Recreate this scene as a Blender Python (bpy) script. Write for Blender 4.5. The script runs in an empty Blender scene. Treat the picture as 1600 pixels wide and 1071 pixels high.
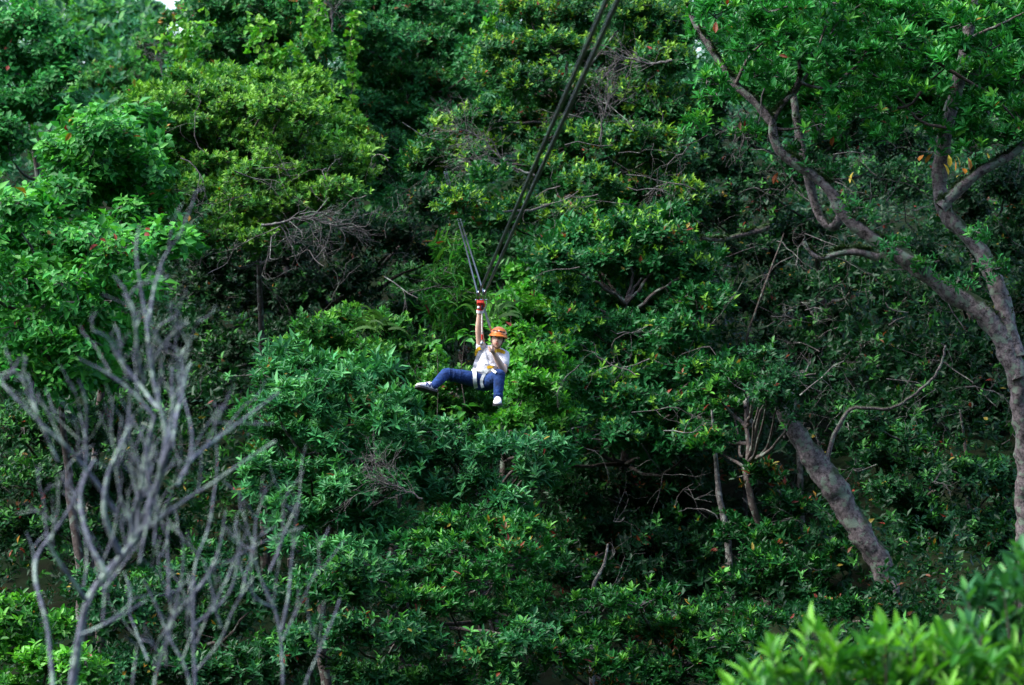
import bpy, math, random
import numpy as np
from mathutils import Vector, Matrix
from mathutils.bvhtree import BVHTree

sc = bpy.context.scene
col = sc.collection
R = math.radians

# ------------------------------------------------------------------ camera
cam_d = bpy.data.cameras.new('camera')
cam = bpy.data.objects.new('camera', cam_d)
col.objects.link(cam)
cam_d.sensor_width = 36.0
cam_d.lens = 112.5
cam.location = (0, 0, 0)
cam.rotation_euler = (R(90), 0, 0)
cam_d.clip_start = 0.1
cam_d.clip_end = 4000
cam_d.dof.use_dof = True
cam_d.dof.focus_distance = 41.0
cam_d.dof.aperture_fstop = 2.2
sc.camera = cam

# ------------------------------------------------------------------ light
SUN_EL, SUN_AZ = 52.0, -106.0          # azimuth: degrees from +Y towards +X
SUN_STRENGTH, SUN_ANGLE = 1.4, 30.0
SKY_STRENGTH = 0.105
EXPOSURE = 2.5
w = bpy.data.worlds.new('World')
sc.world = w
w.use_nodes = True
nt = w.node_tree
sky = nt.nodes.new('ShaderNodeTexSky')
sky.sky_type = 'NISHITA'
sky.sun_disc = False
sky.sun_elevation = R(SUN_EL)
sky.sun_rotation = R(SUN_AZ)
sky.air_density = 1.0
sky.dust_density = 1.5
bg = nt.nodes['Background']
bg.inputs['Strength'].default_value = SKY_STRENGTH
nt.links.new(sky.outputs['Color'], bg.inputs['Color'])
sd = bpy.data.lights.new('sun', 'SUN')
sun = bpy.data.objects.new('sun', sd)
col.objects.link(sun)
sd.energy = SUN_STRENGTH
sd.angle = R(SUN_ANGLE)
sd.color = (1.0, 0.98, 0.94)
_d = Vector((math.sin(R(SUN_AZ)) * math.cos(R(SUN_EL)), math.cos(R(SUN_AZ)) * math.cos(R(SUN_EL)), math.sin(R(SUN_EL))))
sun.rotation_euler = (-_d).to_track_quat('-Z', 'Y').to_euler()
sun.location = _d * 60
sc.view_settings.view_transform = 'Standard'
sc.view_settings.look = 'None'
sc.view_settings.gamma = 1.0
sc.view_settings.exposure = EXPOSURE
sc.cycles.max_bounces = 7
sc.cycles.diffuse_bounces = 2
sc.cycles.glossy_bounces = 2
sc.cycles.transmission_bounces = 5
sc.cycles.caustics_reflective = False
sc.cycles.caustics_refractive = False
sc.cycles.use_denoising = True
sc.render.use_persistent_data = False

# ------------------------------------------------------------------ helpers
K = 0.0002     # metres per photo pixel per metre of distance


def at(px, py, D):
    return np.array([(px - 800) * K * D, D, (535.5 - py) * K * D])


def tag(o, label=None, cat=None, group=None, kind=None):
    if label: o['label'] = label
    if cat: o['category'] = cat
    if group: o['group'] = group
    if kind: o['kind'] = kind
    return o


def empty(name, loc=(0, 0, 0)):
    o = bpy.data.objects.new(name, None)
    o.empty_display_size = 0.2
    o.location = loc
    col.objects.link(o)
    return o


def link(name, me, mat=None, parent=None):
    o = bpy.data.objects.new(name, me)
    if mat is not None and len(me.materials) == 0:
        me.materials.append(mat)
    col.objects.link(o)
    if parent is not None:
        o.parent = parent
        o.matrix_parent_inverse = Matrix.Translation(-Vector(parent.location)) if parent.type == 'EMPTY' else Matrix.Identity(4)
    return o


def np_mesh(name, verts, loops, counts, colr=None, smooth=False):
    me = bpy.data.meshes.new(name)
    verts = np.asarray(verts, np.float32)
    loops = np.asarray(loops, np.int32).ravel()
    counts = np.asarray(counts, np.int32)
    me.vertices.add(len(verts))
    me.vertices.foreach_set('co', verts.ravel())
    me.loops.add(len(loops))
    me.loops.foreach_set('vertex_index', loops)
    me.polygons.add(len(counts))
    starts = np.zeros(len(counts), np.int32)
    starts[1:] = np.cumsum(counts)[:-1]
    me.polygons.foreach_set('loop_start', starts)
    if smooth:
        me.polygons.foreach_set('use_smooth', np.ones(len(counts), bool))
    me.update(calc_edges=True)
    if colr is not None:
        a = me.attributes.new('Col', 'FLOAT_COLOR', 'POINT')
        c4 = np.ones((len(verts), 4), np.float32)
        c4[:, :3] = colr
        a.data.foreach_set('color', c4.ravel())
    return me


def unit(v):
    return v / np.maximum(np.linalg.norm(v, axis=-1, keepdims=True), 1e-9)


def perp_frame(a):
    """two unit vectors perpendicular to each row of a"""
    ref = np.where(np.abs(a[:, 2:3]) < 0.9, np.array([[0., 0., 1.]]), np.array([[1., 0., 0.]]))
    u = unit(np.cross(a, ref))
    return u, np.cross(a, u)


# ------------------------------------------------------------------ materials
def mat_new(name):
    m = bpy.data.materials.new(name)
    m.use_nodes = True
    n = m.node_tree.nodes
    return m, m.node_tree, n['Principled BSDF'], n['Material Output']


def leaf_material(name, rough, spec, trans, tint=(1.0, 1.15, 0.55)):
    m, t, p, out = mat_new(name)
    at_ = t.nodes.new('ShaderNodeAttribute'); at_.attribute_name = 'Col'
    no = t.nodes.new('ShaderNodeTexNoise'); no.inputs['Scale'].default_value = 9.0; no.inputs['Detail'].default_value = 3
    tc = t.nodes.new('ShaderNodeTexCoord')
    t.links.new(tc.outputs['Object'], no.inputs['Vector'])
    mr = t.nodes.new('ShaderNodeMapRange')
    mr.inputs['From Min'].default_value = 0.3; mr.inputs['From Max'].default_value = 0.7
    mr.inputs['To Min'].default_value = 0.78; mr.inputs['To Max'].default_value = 1.2
    t.links.new(no.outputs['Fac'], mr.inputs['Value'])
    mx = t.nodes.new('ShaderNodeVectorMath'); mx.operation = 'SCALE'
    t.links.new(at_.outputs['Color'], mx.inputs[0]); t.links.new(mr.outputs['Result'], mx.inputs['Scale'])
    t.links.new(mx.outputs['Vector'], p.inputs['Base Color'])
    p.inputs['Roughness'].default_value = rough
    p.inputs['Specular IOR Level'].default_value = spec
    tr = t.nodes.new('ShaderNodeBsdfTranslucent')
    tv = t.nodes.new('ShaderNodeVectorMath'); tv.operation = 'MULTIPLY'; tv.inputs[1].default_value = tint
    t.links.new(mx.outputs['Vector'], tv.inputs[0]); t.links.new(tv.outputs['Vector'], tr.inputs['Color'])
    ms = t.nodes.new('ShaderNodeMixShader'); ms.inputs[0].default_value = trans
    t.links.new(p.outputs[0], ms.inputs[1]); t.links.new(tr.outputs[0], ms.inputs[2])
    t.links.new(ms.outputs[0], out.inputs['Surface'])
    return m


LEAF_GLOSS = leaf_material('leaf_glossy', 0.45, 0.2, 0.26)
LEAF_MATTE = leaf_material('leaf_matte', 0.5, 0.22, 0.3)
LEAF_SOFT = leaf_material('leaf_young', 0.42, 0.3, 0.38)


def bark_material(name, c1, c2, lichen, lich_amt, moss=None, scale=20.0):
    m, t, p, out = mat_new(name)
    tc = t.nodes.new('ShaderNodeTexCoord')
    n1 = t.nodes.new('ShaderNodeTexNoise'); n1.inputs['Scale'].default_value = scale; n1.inputs['Detail'].default_value = 8
    n1.inputs['Roughness'].default_value = 0.7
    t.links.new(tc.outputs['Object'], n1.inputs['Vector'])
    cr = t.nodes.new('ShaderNodeValToRGB')
    cr.color_ramp.elements[0].position = 0.35; cr.color_ramp.elements[0].color = (*c1, 1)
    cr.color_ramp.elements[1].position = 0.68; cr.color_ramp.elements[1].color = (*c2, 1)
    t.links.new(n1.outputs['Fac'], cr.inputs['Fac'])
    n2 = t.nodes.new('ShaderNodeTexNoise'); n2.inputs['Scale'].default_value = scale * 0.5; n2.inputs['Detail'].default_value = 5
    mp = t.nodes.new('ShaderNodeMapping'); mp.inputs['Location'].default_value = (7.3, 2.1, 4.4)
    t.links.new(tc.outputs['Object'], mp.inputs['Vector']); t.links.new(mp.outputs['Vector'], n2.inputs['Vector'])
    c2n = t.nodes.new('ShaderNodeValToRGB')
    c2n.color_ramp.elements[0].position = 0.62 - 0.2 * lich_amt; c2n.color_ramp.elements[0].color = (0, 0, 0, 1)
    c2n.color_ramp.elements[1].position = 0.7 - 0.2 * lich_amt; c2n.color_ramp.elements[1].color = (1, 1, 1, 1)
    t.links.new(n2.outputs['Fac'], c2n.inputs['Fac'])
    mx = t.nodes.new('ShaderNodeMix'); mx.data_type = 'RGBA'
    t.links.new(c2n.outputs['Color'], mx.inputs[0]); t.links.new(cr.outputs['Color'], mx.inputs[6])
    mx.inputs[7].default_value = (*lichen, 1)
    last = mx.outputs[2]
    if moss:
        ge = t.nodes.new('ShaderNodeNewGeometry')
        sx = t.nodes.new('ShaderNodeSeparateXYZ'); t.links.new(ge.outputs['Normal'], sx.inputs[0])
        ad = t.nodes.new('ShaderNodeMath'); ad.operation = 'ADD'
        n3 = t.nodes.new('ShaderNodeTexNoise'); n3.inputs['Scale'].default_value = 4.0; n3.inputs['Detail'].default_value = 6
        t.links.new(tc.outputs['Object'], n3.inputs['Vector'])
        t.links.new(sx.outputs['Z'], ad.inputs[0]); t.links.new(n3.outputs['Fac'], ad.inputs[1])
        mr = t.nodes.new('ShaderNodeMapRange'); mr.inputs['From Min'].default_value = 0.9; mr.inputs['From Max'].default_value = 1.15
        t.links.new(ad.outputs[0], mr.inputs['Value'])
        m2 = t.nodes.new('ShaderNodeMix'); m2.data_type = 'RGBA'
        t.links.new(mr.outputs['Result'], m2.inputs[0]); t.links.new(last, m2.inputs[6]); m2.inputs[7].default_value = (*moss, 1)
        last = m2.outputs[2]
    t.links.new(last, p.inputs['Base Color'])
    p.inputs['Roughness'].default_value = 0.85
    p.inputs['Specular IOR Level'].default_value = 0.2
    bp = t.nodes.new('ShaderNodeBump'); bp.inputs['Strength'].default_value = 0.6; bp.inputs['Distance'].default_value = 0.03
    n4 = t.nodes.new('ShaderNodeTexNoise'); n4.inputs['Scale'].default_value = scale * 3; n4.inputs['Detail'].default_value = 6
    t.links.new(tc.outputs['Object'], n4.inputs['Vector'])
    t.links.new(n4.outputs['Fac'], bp.inputs['Height']); t.links.new(bp.outputs['Normal'], p.inputs['Normal'])
    return m


BARK = bark_material('bark_brown', (0.035, 0.026, 0.022), (0.12, 0.095, 0.085), (0.16, 0.19, 0.15), 0.35)
BARK_PALE = bark_material('bark_pale', (0.022, 0.017, 0.018), (0.23, 0.19, 0.185), (0.15, 0.19, 0.14), 0.45, moss=(0.02, 0.035, 0.012))
BARK_WHITE = bark_material('bark_white', (0.04, 0.035, 0.035), (0.2, 0.185, 0.17), (0.27, 0.28, 0.25), 0.5, scale=22)
BARK_DEAD = bark_material('dead_wood', (0.055, 0.06, 0.078), (0.235, 0.25, 0.32), (0.31, 0.40, 0.34), 0.55, scale=24)
BARK_GREY = bark_material('twig_grey', (0.04, 0.035, 0.035), (0.14, 0.125, 0.12), (0.2, 0.22, 0.18), 0.3, scale=20)


def plain(name, c, rough=0.6, spec=0.4, metal=0.0, bump=0.0, bscale=60.0, var=0.12, vscale=12.0):
    m, t, p, out = mat_new(name)
    tc = t.nodes.new('ShaderNodeTexCoord')
    no = t.nodes.new('ShaderNodeTexNoise'); no.inputs['Scale'].default_value = vscale; no.inputs['Detail'].default_value = 5
    t.links.new(tc.outputs['Object'], no.inputs['Vector'])
    cr = t.nodes.new('ShaderNodeValToRGB')
    cr.color_ramp.elements[0].position = 0.3; cr.color_ramp.elements[0].color = (*[v * (1 - var) for v in c], 1)
    cr.color_ramp.elements[1].position = 0.7; cr.color_ramp.elements[1].color = (*[min(1, v * (1 + var)) for v in c], 1)
    t.links.new(no.outputs['Fac'], cr.inputs['Fac']); t.links.new(cr.outputs['Color'], p.inputs['Base Color'])
    p.inputs['Roughness'].default_value = rough
    p.inputs['Specular IOR Level'].default_value = spec
    p.inputs['Metallic'].default_value = metal
    if bump:
        n2 = t.nodes.new('ShaderNodeTexNoise'); n2.inputs['Scale'].default_value = bscale; n2.inputs['Detail'].default_value = 3
        t.links.new(tc.outputs['Object'], n2.inputs['Vector'])
        b = t.nodes.new('ShaderNodeBump'); b.inputs['Strength'].default_value = bump; b.inputs['Distance'].default_value = 0.02
        t.links.new(n2.outputs['Fac'], b.inputs['Height']); t.links.new(b.outputs['Normal'], p.inputs['Normal'])
    return m


# ------------------------------------------------------------------ terrain
_PY = [-600, -200, -80, -36, -8, 6, 12, 20, 28, 36, 42, 50, 60, 75, 95, 120, 160, 300, 700, 1500]
_PZ = [160, 120, 70, 22, -1.2, -1.9, -2.5, -4.2, -7.0, -7.2, -5.8, -3.8, -1.0, 3.2, 7.5, 11.0, 13.2, 16, 24, 40]  # steep rise behind the camera added to block low sky light


def gz(x, y):
    z = np.interp(y, _PY, _PZ)
    rr = np.clip((y - 34) / 8, 0, 1) * np.clip((75 - y) / 15, 0, 1)
    z = z + rr * 0.22 * np.clip(x, -2, 9)
    far = np.clip(np.abs(y - 20) / 200, 0, 1)
    z = z + 0.25 * np.sin(x * 0.7 + y * 0.31) * np.cos(y * 0.53 - x * 0.22) + far * 4 * np.sin(x * 0.021 + 1) * np.cos(y * 0.017)
    return z


def build_terrain():
    ys = np.concatenate([np.linspace(-600, -60, 19), np.linspace(-50, -10, 9), np.arange(-8, 120, 1.2), np.linspace(122, 300, 30), np.linspace(330, 1500, 24)])
    xs = np.concatenate([np.linspace(-900, -80, 18), np.arange(-60, -24, 3), np.arange(-24, 24.1, 1.0), np.arange(27, 61, 3), np.linspace(80, 900, 18)])
    X, Y = np.meshgrid(xs, ys)
    Z = gz(X, Y)
    v = np.stack([X.ravel(), Y.ravel(), Z.ravel()], 1)
    ny, nx = X.shape
    i = (np.arange(ny - 1)[:, None] * nx + np.arange(nx - 1)[None]).ravel()
    f = np.stack([i, i + 1, i + nx + 1, i + nx], 1)
    me = np_mesh('terrain', v, f, np.full(len(f), 4), smooth=True)
    m, t, p, out = mat_new('forest_floor')
    tc = t.nodes.new('ShaderNodeTexCoord')
    n1 = t.nodes.new('ShaderNodeTexNoise'); n1.inputs['Scale'].default_value = 1.3; n1.inputs['Detail'].default_value = 10
    t.links.new(tc.outputs['Object'], n1.inputs['Vector'])
    cr = t.nodes.new('ShaderNodeValToRGB')
    cr.color_ramp.elements[0].position = 0.38; cr.color_ramp.elements[0].color = (0.012, 0.014, 0.007, 1)
    cr.color_ramp.elements[1].position = 0.62; cr.color_ramp.elements[1].color = (0.011, 0.022, 0.008, 1)
    t.links.new(n1.outputs['Fac'], cr.inputs['Fac']); t.links.new(cr.outputs['Color'], p.inputs['Base Color'])
    p.inputs['Roughness'].default_value = 0.95; p.inputs['Specular IOR Level'].default_value = 0.05
    bp = t.nodes.new('ShaderNodeBump'); bp.inputs['Strength'].default_value = 1; bp.inputs['Distance'].default_value = 0.15
    t.links.new(n1.outputs['Fac'], bp.inputs['Height']); t.links.new(bp.outputs['Normal'], p.inputs['Normal'])
    o = link('terrain', me, m)
    tag(o, 'forested hillside ground under the trees', kind='structure')


build_terrain()


# ------------------------------------------------------------------ foliage engine
def bark_tube(P, rad, rng, sides=18, step=.035, rough=.13):
    """limb with an uneven flaking surface"""
    P = np.asarray(P, float); rad = np.asarray(rad, float)
    sl = np.concatenate([[0], np.cumsum(np.linalg.norm(np.diff(P, axis=0), axis=1))])
    n = max(8, int(sl[-1] / step)); t = np.linspace(0, sl[-1], n)
    Q = np.stack([np.interp(t, sl, P[:, k]) for k in range(3)], 1)
    for _ in range(14): Q[1:-1] = (Q[:-2] + Q[1:-1] * 2 + Q[2:]) / 4
    r = np.interp(t, np.linspace(0, sl[-1], len(rad)), rad)
    r = r * (1 + .05 * np.interp(t, np.linspace(0, sl[-1], max(4, n // 22)), rng.normal(0, 1, max(4, n // 22))))
    tb = Tubes(); tb.add(Q, r, sides)
    V = tb.v[0].reshape(n, sides, 3)
    g = rng.normal(0, 1, (n, sides)); g2 = g.copy()
    for _ in range(3):
        g2 = (g2 + np.roll(g2, 1, 1) + np.roll(g2, -1, 1) + np.roll(g2, 1, 0) + np.roll(g2, -1, 0)) / 5
    for _ in range(6): g2 = (g2 * 2 + np.roll(g2, 1, 0) + np.roll(g2, -1, 0)) / 4
    g2 /= g2.std()
    f = np.clip(g2, -1.2, 1.4) * .8 + g * .25
    V = Q[:, None] + (V - Q[:, None]) * (1 + rough * f)[..., None]
    tb.v[0] = V.reshape(-1, 3)
    return tb


class Leaves:
    def __init__(self, simple=False): self.v, self.c, self.simple = [], [], simple

    def add(self, base, ax, nr, L, W, c, droop=0.12, fold=0.16):
        n = len(base)
        side = unit(np.cross(ax, nr)); nr = unit(np.cross(side, ax))
        L = L[:, None]; W = W[:, None]
        dr = np.broadcast_to(np.asarray(droop, float), (n,))[:, None]
        if self.simple:                              # far leaves: a folded lozenge
            P = np.empty((n, 4, 3)); P[:, 0] = base; P[:, 2] = base + ax * L - nr * dr * L
            m1 = base + ax * L * .48 - nr * dr * L * .15
            P[:, 1] = m1 + side * W * .56 + nr * fold * W; P[:, 3] = m1 - side * W * .56 + nr * fold * W
            self.v.append(P.reshape(-1, 3)); self.c.append(np.repeat(c, 4, 0)); return
        P = np.empty((n, 6, 3))
        P[:, 0] = base
        m1 = base + ax * L * .30; m2 = base + ax * L * .70 - nr * dr * L * .35
        P[:, 1] = m1 + side * W * .48 + nr * fold * W
        P[:, 2] = m2 + side * W * .40 + nr * fold * W
        P[:, 3] = base + ax * L - nr * dr * L
        P[:, 4] = m2 - side * W * .40 + nr * fold * W
        P[:, 5] = m1 - side * W * .48 + nr * fold * W
        self.v.append(P.reshape(-1, 3)); self.c.append(np.repeat(c, 6, 0))

    def mesh(self, name):
        v = np.concatenate(self.v); c = np.concatenate(self.c)
        if self.simple:
            n = len(v) // 4; b = (np.arange(n) * 4)[:, None]
            f = np.concatenate([b + np.array([[0, 1, 2]]), b + np.array([[0, 2, 3]])], 1)
            return np_mesh(name, v, f.ravel(), np.full(2 * n, 3), c)
        n = len(v) // 6
        b = (np.arange(n) * 6)[:, None]
        f = np.concatenate([b + np.array([[0, 1, 2, 3]]), b + np.array([[0, 3, 4, 5]])], 1)
        return np_mesh(name, v, f.ravel(), np.full(2 * n, 4), c)


class Tubes:
    """bundles of tapered tubes; poly = list of points, radii per point"""
    def __init__(self): self.v, self.f, self.n = [], [], 0

    def add(self, pts, rad, sides=3, wob=0.0, rng=None):
        pts = np.asarray(pts, float); rad = np.asarray(rad, float)
        k = len(pts)
        tg = np.gradient(pts, axis=0); tg = unit(tg)
        u, w_ = perp_frame(tg)
        for i in range(1, k):                        # keep the frame from twisting
            a = u[i - 1] - tg[i] * np.dot(u[i - 1], tg[i]); u[i] = a / max(np.linalg.norm(a), 1e-9); w_[i] = np.cross(tg[i], u[i])
        a = np.arange(sides) / sides * 2 * math.pi
        ring = u[:, None] * np.cos(a)[None, :, None] + w_[:, None] * np.sin(a)[None, :, None]
        rr = rad[:, None] * np.ones((1, sides))
        if wob and rng is not None: rr = rr * (1 + rng.normal(0, wob, rr.shape))
        V = pts[:, None] + ring * rr[..., None]
        self.v.append(V.reshape(-1, 3))
        i = np.arange(k - 1)[:, None] * sides; j = np.arange(sides)[None]; j2 = (j + 1) % sides
        f = np.stack([i + j, i + j2, i + sides + j2, i + sides + j], -1).reshape(-1, 4) + self.n
        self.f.append(f); self.n += k * sides

    def bulk(self, A, B, ra, rb):
        """many straight 3-sided twigs at once"""
        n = len(A); ax = unit(B - A); u, w_ = perp_frame(ax)
        V = np.empty((n, 6, 3))
        for s in range(3):
            q = u * math.cos(s * 2.0944) + w_ * math.sin(s * 2.0944)
            V[:, s] = A + q * ra; V[:, 3 + s] = B + q * rb
        b = (np.arange(n) * 6)[:, None] + self.n
        for s in range(3):
            s2 = (s + 1) % 3
            self.f.append(b + np.array([[s, s2, 3 + s2, 3 + s]]))
        self.v.append(V.reshape(-1, 3)); self.n += n * 6

    def mesh(self, name, smooth=True):
        v = np.concatenate(self.v); f = np.concatenate(self.f)
        return np_mesh(name, v, f, np.full(len(f), 4), smooth=smooth)


def kinked(pts, rng, j):
    pts = np.asarray(pts, float); out = [pts[0]]
    for a, b in zip(pts[:-1], pts[1:]):
        out += [a + (b - a) * .5 + rng.normal(0, j, 3), b + rng.normal(0, j * .6, 3)]
    return np.array(out)


def smooth_poly(pts, k=5, rng=None, jit=0.0):
    pts = np.asarray(pts, float)
    P = np.concatenate([[2 * pts[0] - pts[1]], pts, [2 * pts[-1] - pts[-2]]])
    out = []
    for i in range(1, len(P) - 2):
        for s in np.arange(k) / k:
            p0, p1, p2, p3 = P[i - 1], P[i], P[i + 1], P[i + 2]
            out.append(.5 * (2 * p1 + (p2 - p0) * s + (2 * p0 - 5 * p1 + 4 * p2 - p3) * s * s + (3 * p1 - p0 - 3 * p2 + p3) * s ** 3))
    out.append(pts[-1])
    out = np.array(out)
    if jit and rng is not None: out[1:-1] += rng.normal(0, jit, out[1:-1].shape)
    return out


# species: leaves per rosette, leaf length, width, spread angles, colour, young colour, share of young shoots, droop, material
SP = {
    'rosette': dict(m=10, L=.142, W=.043, a=(35, 82), c=(.020, .135, .026), y=(.10, .33, .04), py=.14, dr=.10, mat=LEAF_GLOSS, up=.9),
    'broad':   dict(m=6, L=.125, W=.066, a=(65, 110), c=(.026, .170, .026), y=(.08, .34, .04), py=.15, st=1.5, dr=.28, mat=LEAF_MATTE, up=.45),
    'small':   dict(m=9, L=.080, W=.034, a=(35, 85), c=(.040, .155, .022), y=(.16, .36, .04), py=.35, st=0.8, dr=.08, mat=LEAF_MATTE, up=.8),
    'lance':   dict(m=10, L=.135, W=.037, a=(40, 95), c=(.026, .135, .042), y=(.09, .32, .10), py=.2, st=0.6, dr=.18, mat=LEAF_GLOSS, up=.8),
    'mixed':   dict(m=9, L=.100, W=.038, a=(35, 90), c=(.022, .122, .028), y=(.18, .36, .03), py=.11, st=1.25, dr=.12, mat=LEAF_GLOSS, up=.7),
    'dark':    dict(m=8, L=.105, W=.040, a=(40, 95), c=(.015, .092, .026), y=(.06, .23, .04), py=.11, st=1.0, dr=.15, mat=LEAF_GLOSS, up=.65),
    'vine':    dict(m=4, L=.095, W=.078, a=(60, 115), c=(.08, .31, .02), y=(.18, .42, .03), py=.4, dr=.35, mat=LEAF_SOFT, up=-.1),
    'far':     dict(m=7, L=.150, W=.070, a=(40, 95), c=(.026, .125, .036), y=(.09, .28, .04), py=.2, st=0.8, dr=.15, mat=LEAF_MATTE, up=.8),
    'bamboo':  dict(m=7, L=.190, W=.022, a=(55, 125), c=(.04, .17, .03), y=(.10, .28, .05), py=.2, st=1.8, dr=.45, mat=LEAF_SOFT, up=.3),
    'fresh':   dict(m=8, L=.115, W=.049, a=(40, 95), c=(.040, .215, .022), y=(.12, .40, .04), py=.3, st=1.2, dr=.18, mat=LEAF_SOFT, up=.7),
}
ODD = np.array([[.22, .05, .02], [.20, .03, .02], [.30, .16, .02], [.16, .07, .03], [.26, .20, .03]])     # red, rust and orange old leaves


def rosettes(lv, rng, P, A, s, odd=0.012, scale=1.0, tone=1.0, hue=(1, 1, 1), young=None, tip=None):
    """P positions, A axes; s species dict"""
    n = len(P); m = s['m']
    u, v_ = perp_frame(A)
    ph0 = rng.random(n) * 6.283
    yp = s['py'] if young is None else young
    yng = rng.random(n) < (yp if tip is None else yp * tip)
    size = scale * rng.uniform(.75, 1.2, n)
    base_tone = rng.uniform(.7, 1.3, n)
    for k in range(m):
        keep = rng.random(n) < .93
        t = np.radians(rng.uniform(s['a'][0], s['a'][1], n)) * (0.55 + .45 * (k + 1) / m)
        ph = ph0 + k * 2.39996 + rng.normal(0, .25, n)
        rad = u * np.cos(ph)[:, None] + v_ * np.sin(ph)[:, None]
        ax = unit(A * np.cos(t)[:, None] + rad * np.sin(t)[:, None] + rng.normal(0, .12, (n, 3)))
        nr = A * np.sin(t)[:, None] - rad * np.cos(t)[:, None] + rng.normal(0, .15, (n, 3))
        L = s['L'] * size * rng.uniform(.7, 1.15, n); W = s['W'] * size * rng.uniform(.8, 1.15, n)
        L = np.where(yng & (k > m // 2), L * .8, L)
        base = P - A * ((k / m) * s['L'] * s.get('st', .45) * size)[:, None]
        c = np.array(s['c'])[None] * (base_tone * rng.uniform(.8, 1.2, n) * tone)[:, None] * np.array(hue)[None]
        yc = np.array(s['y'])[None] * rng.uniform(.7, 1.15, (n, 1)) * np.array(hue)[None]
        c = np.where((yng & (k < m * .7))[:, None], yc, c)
        od = rng.random(n) < odd
        c = np.where(od[:, None], ODD[rng.integers(0, len(ODD), n)], c)
        lv.add(base[keep], ax[keep], nr[keep], L[keep], W[keep], c[keep], s['dr'] * rng.uniform(.3, 1.8, keep.sum()))


def fill_clump(lv, tw, rng, c, r, s, n, odd=.012, scale=1.0, tone=1.0, hue=(1, 1, 1), young=None, hang=0.0):
    nt_ = max(5, int(n / 11))
    d = unit(rng.normal(0, 1, (nt_ * 5, 3)))
    wgt = np.clip(.44 + .85 * d[:, 2], .05, 1.3) * np.clip(.75 - .5 * d[:, 1], .25, 1.3)
    d = d[rng.choice(len(d), nt_, replace=False, p=wgt / wgt.sum())]
    lump = .86 + .22 * np.sin(d[:, 0] * 5 + c[0] * 3) * np.cos(d[:, 2] * 5 + c[2] * 3)
    T = c + r * d * (lump * rng.uniform(.55, 1.12, nt_) ** .6)[:, None]
    idx = rng.integers(0, nt_, n)
    tr = np.clip(.30 * np.min(r), .10, .34)
    off = rng.normal(0, 1, (n, 3)) * np.array([tr, tr, tr * .6])
    P = T[idx] + off
    if hang:
        P[:, 2] -= np.abs(rng.normal(0, hang, n))
    out = unit((P - c) / (r * r))
    A = unit(out * .75 + np.array([0, -.12, s['up']]) + rng.normal(0, .32, (n, 3)))
    # brighter new growth favours upper shoots, painting in some top light; neighbouring shoots share their age
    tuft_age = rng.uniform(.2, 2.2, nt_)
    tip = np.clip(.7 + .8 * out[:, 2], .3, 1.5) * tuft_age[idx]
    dying = np.where(rng.random(nt_) < .06, odd * 7, odd * .25)
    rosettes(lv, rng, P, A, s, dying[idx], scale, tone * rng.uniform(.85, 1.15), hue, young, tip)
    if tw is not None:
        q = c + (T - c) * .12 + rng.normal(0, .04, T.shape)
        mid = (q + T) / 2 + rng.normal(0, .09, T.shape) * r
        tw.bulk(q, mid, .014, .010); tw.bulk(mid, T, .010, .006)
        pk = rng.random(n) < .4
        tw.bulk(T[idx][pk], P[pk] - A[pk] * .02, .006, .003)


def twig_spray(tw, rng, p0, d0, length, r0, depth, spread=.55, nch=(2, 4), grav=0.0, kink=.18, sides=3, rmin=.0028):
    """recursive bare branching"""
    k = 4
    pts = [np.array(p0, float)]; d = unit(np.array(d0, float)[None])[0]
    for i in range(k):
        d = unit((d + rng.normal(0, kink, 3) + np.array([0, 0, grav]))[None])[0]
        pts.append(pts[-1] + d * length / k)
    r1 = r0 * .6
    tw.add(pts, np.linspace(r0, r1, k + 1), sides)
    if depth <= 0: return
    for j in range(rng.integers(nch[0], nch[1] + 1)):
        i = rng.integers(2, k + 1)
        dd = unit((d + rng.normal(0, spread, 3))[None])[0]
        twig_spray(tw, rng, pts[i], dd, length * rng.uniform(.5, .8), max(r1 * rng.uniform(.55, .85), rmin), depth - 1, spread, nch, grav, kink, sides, rmin)


COUNT = {'rosettes': 0}


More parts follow.
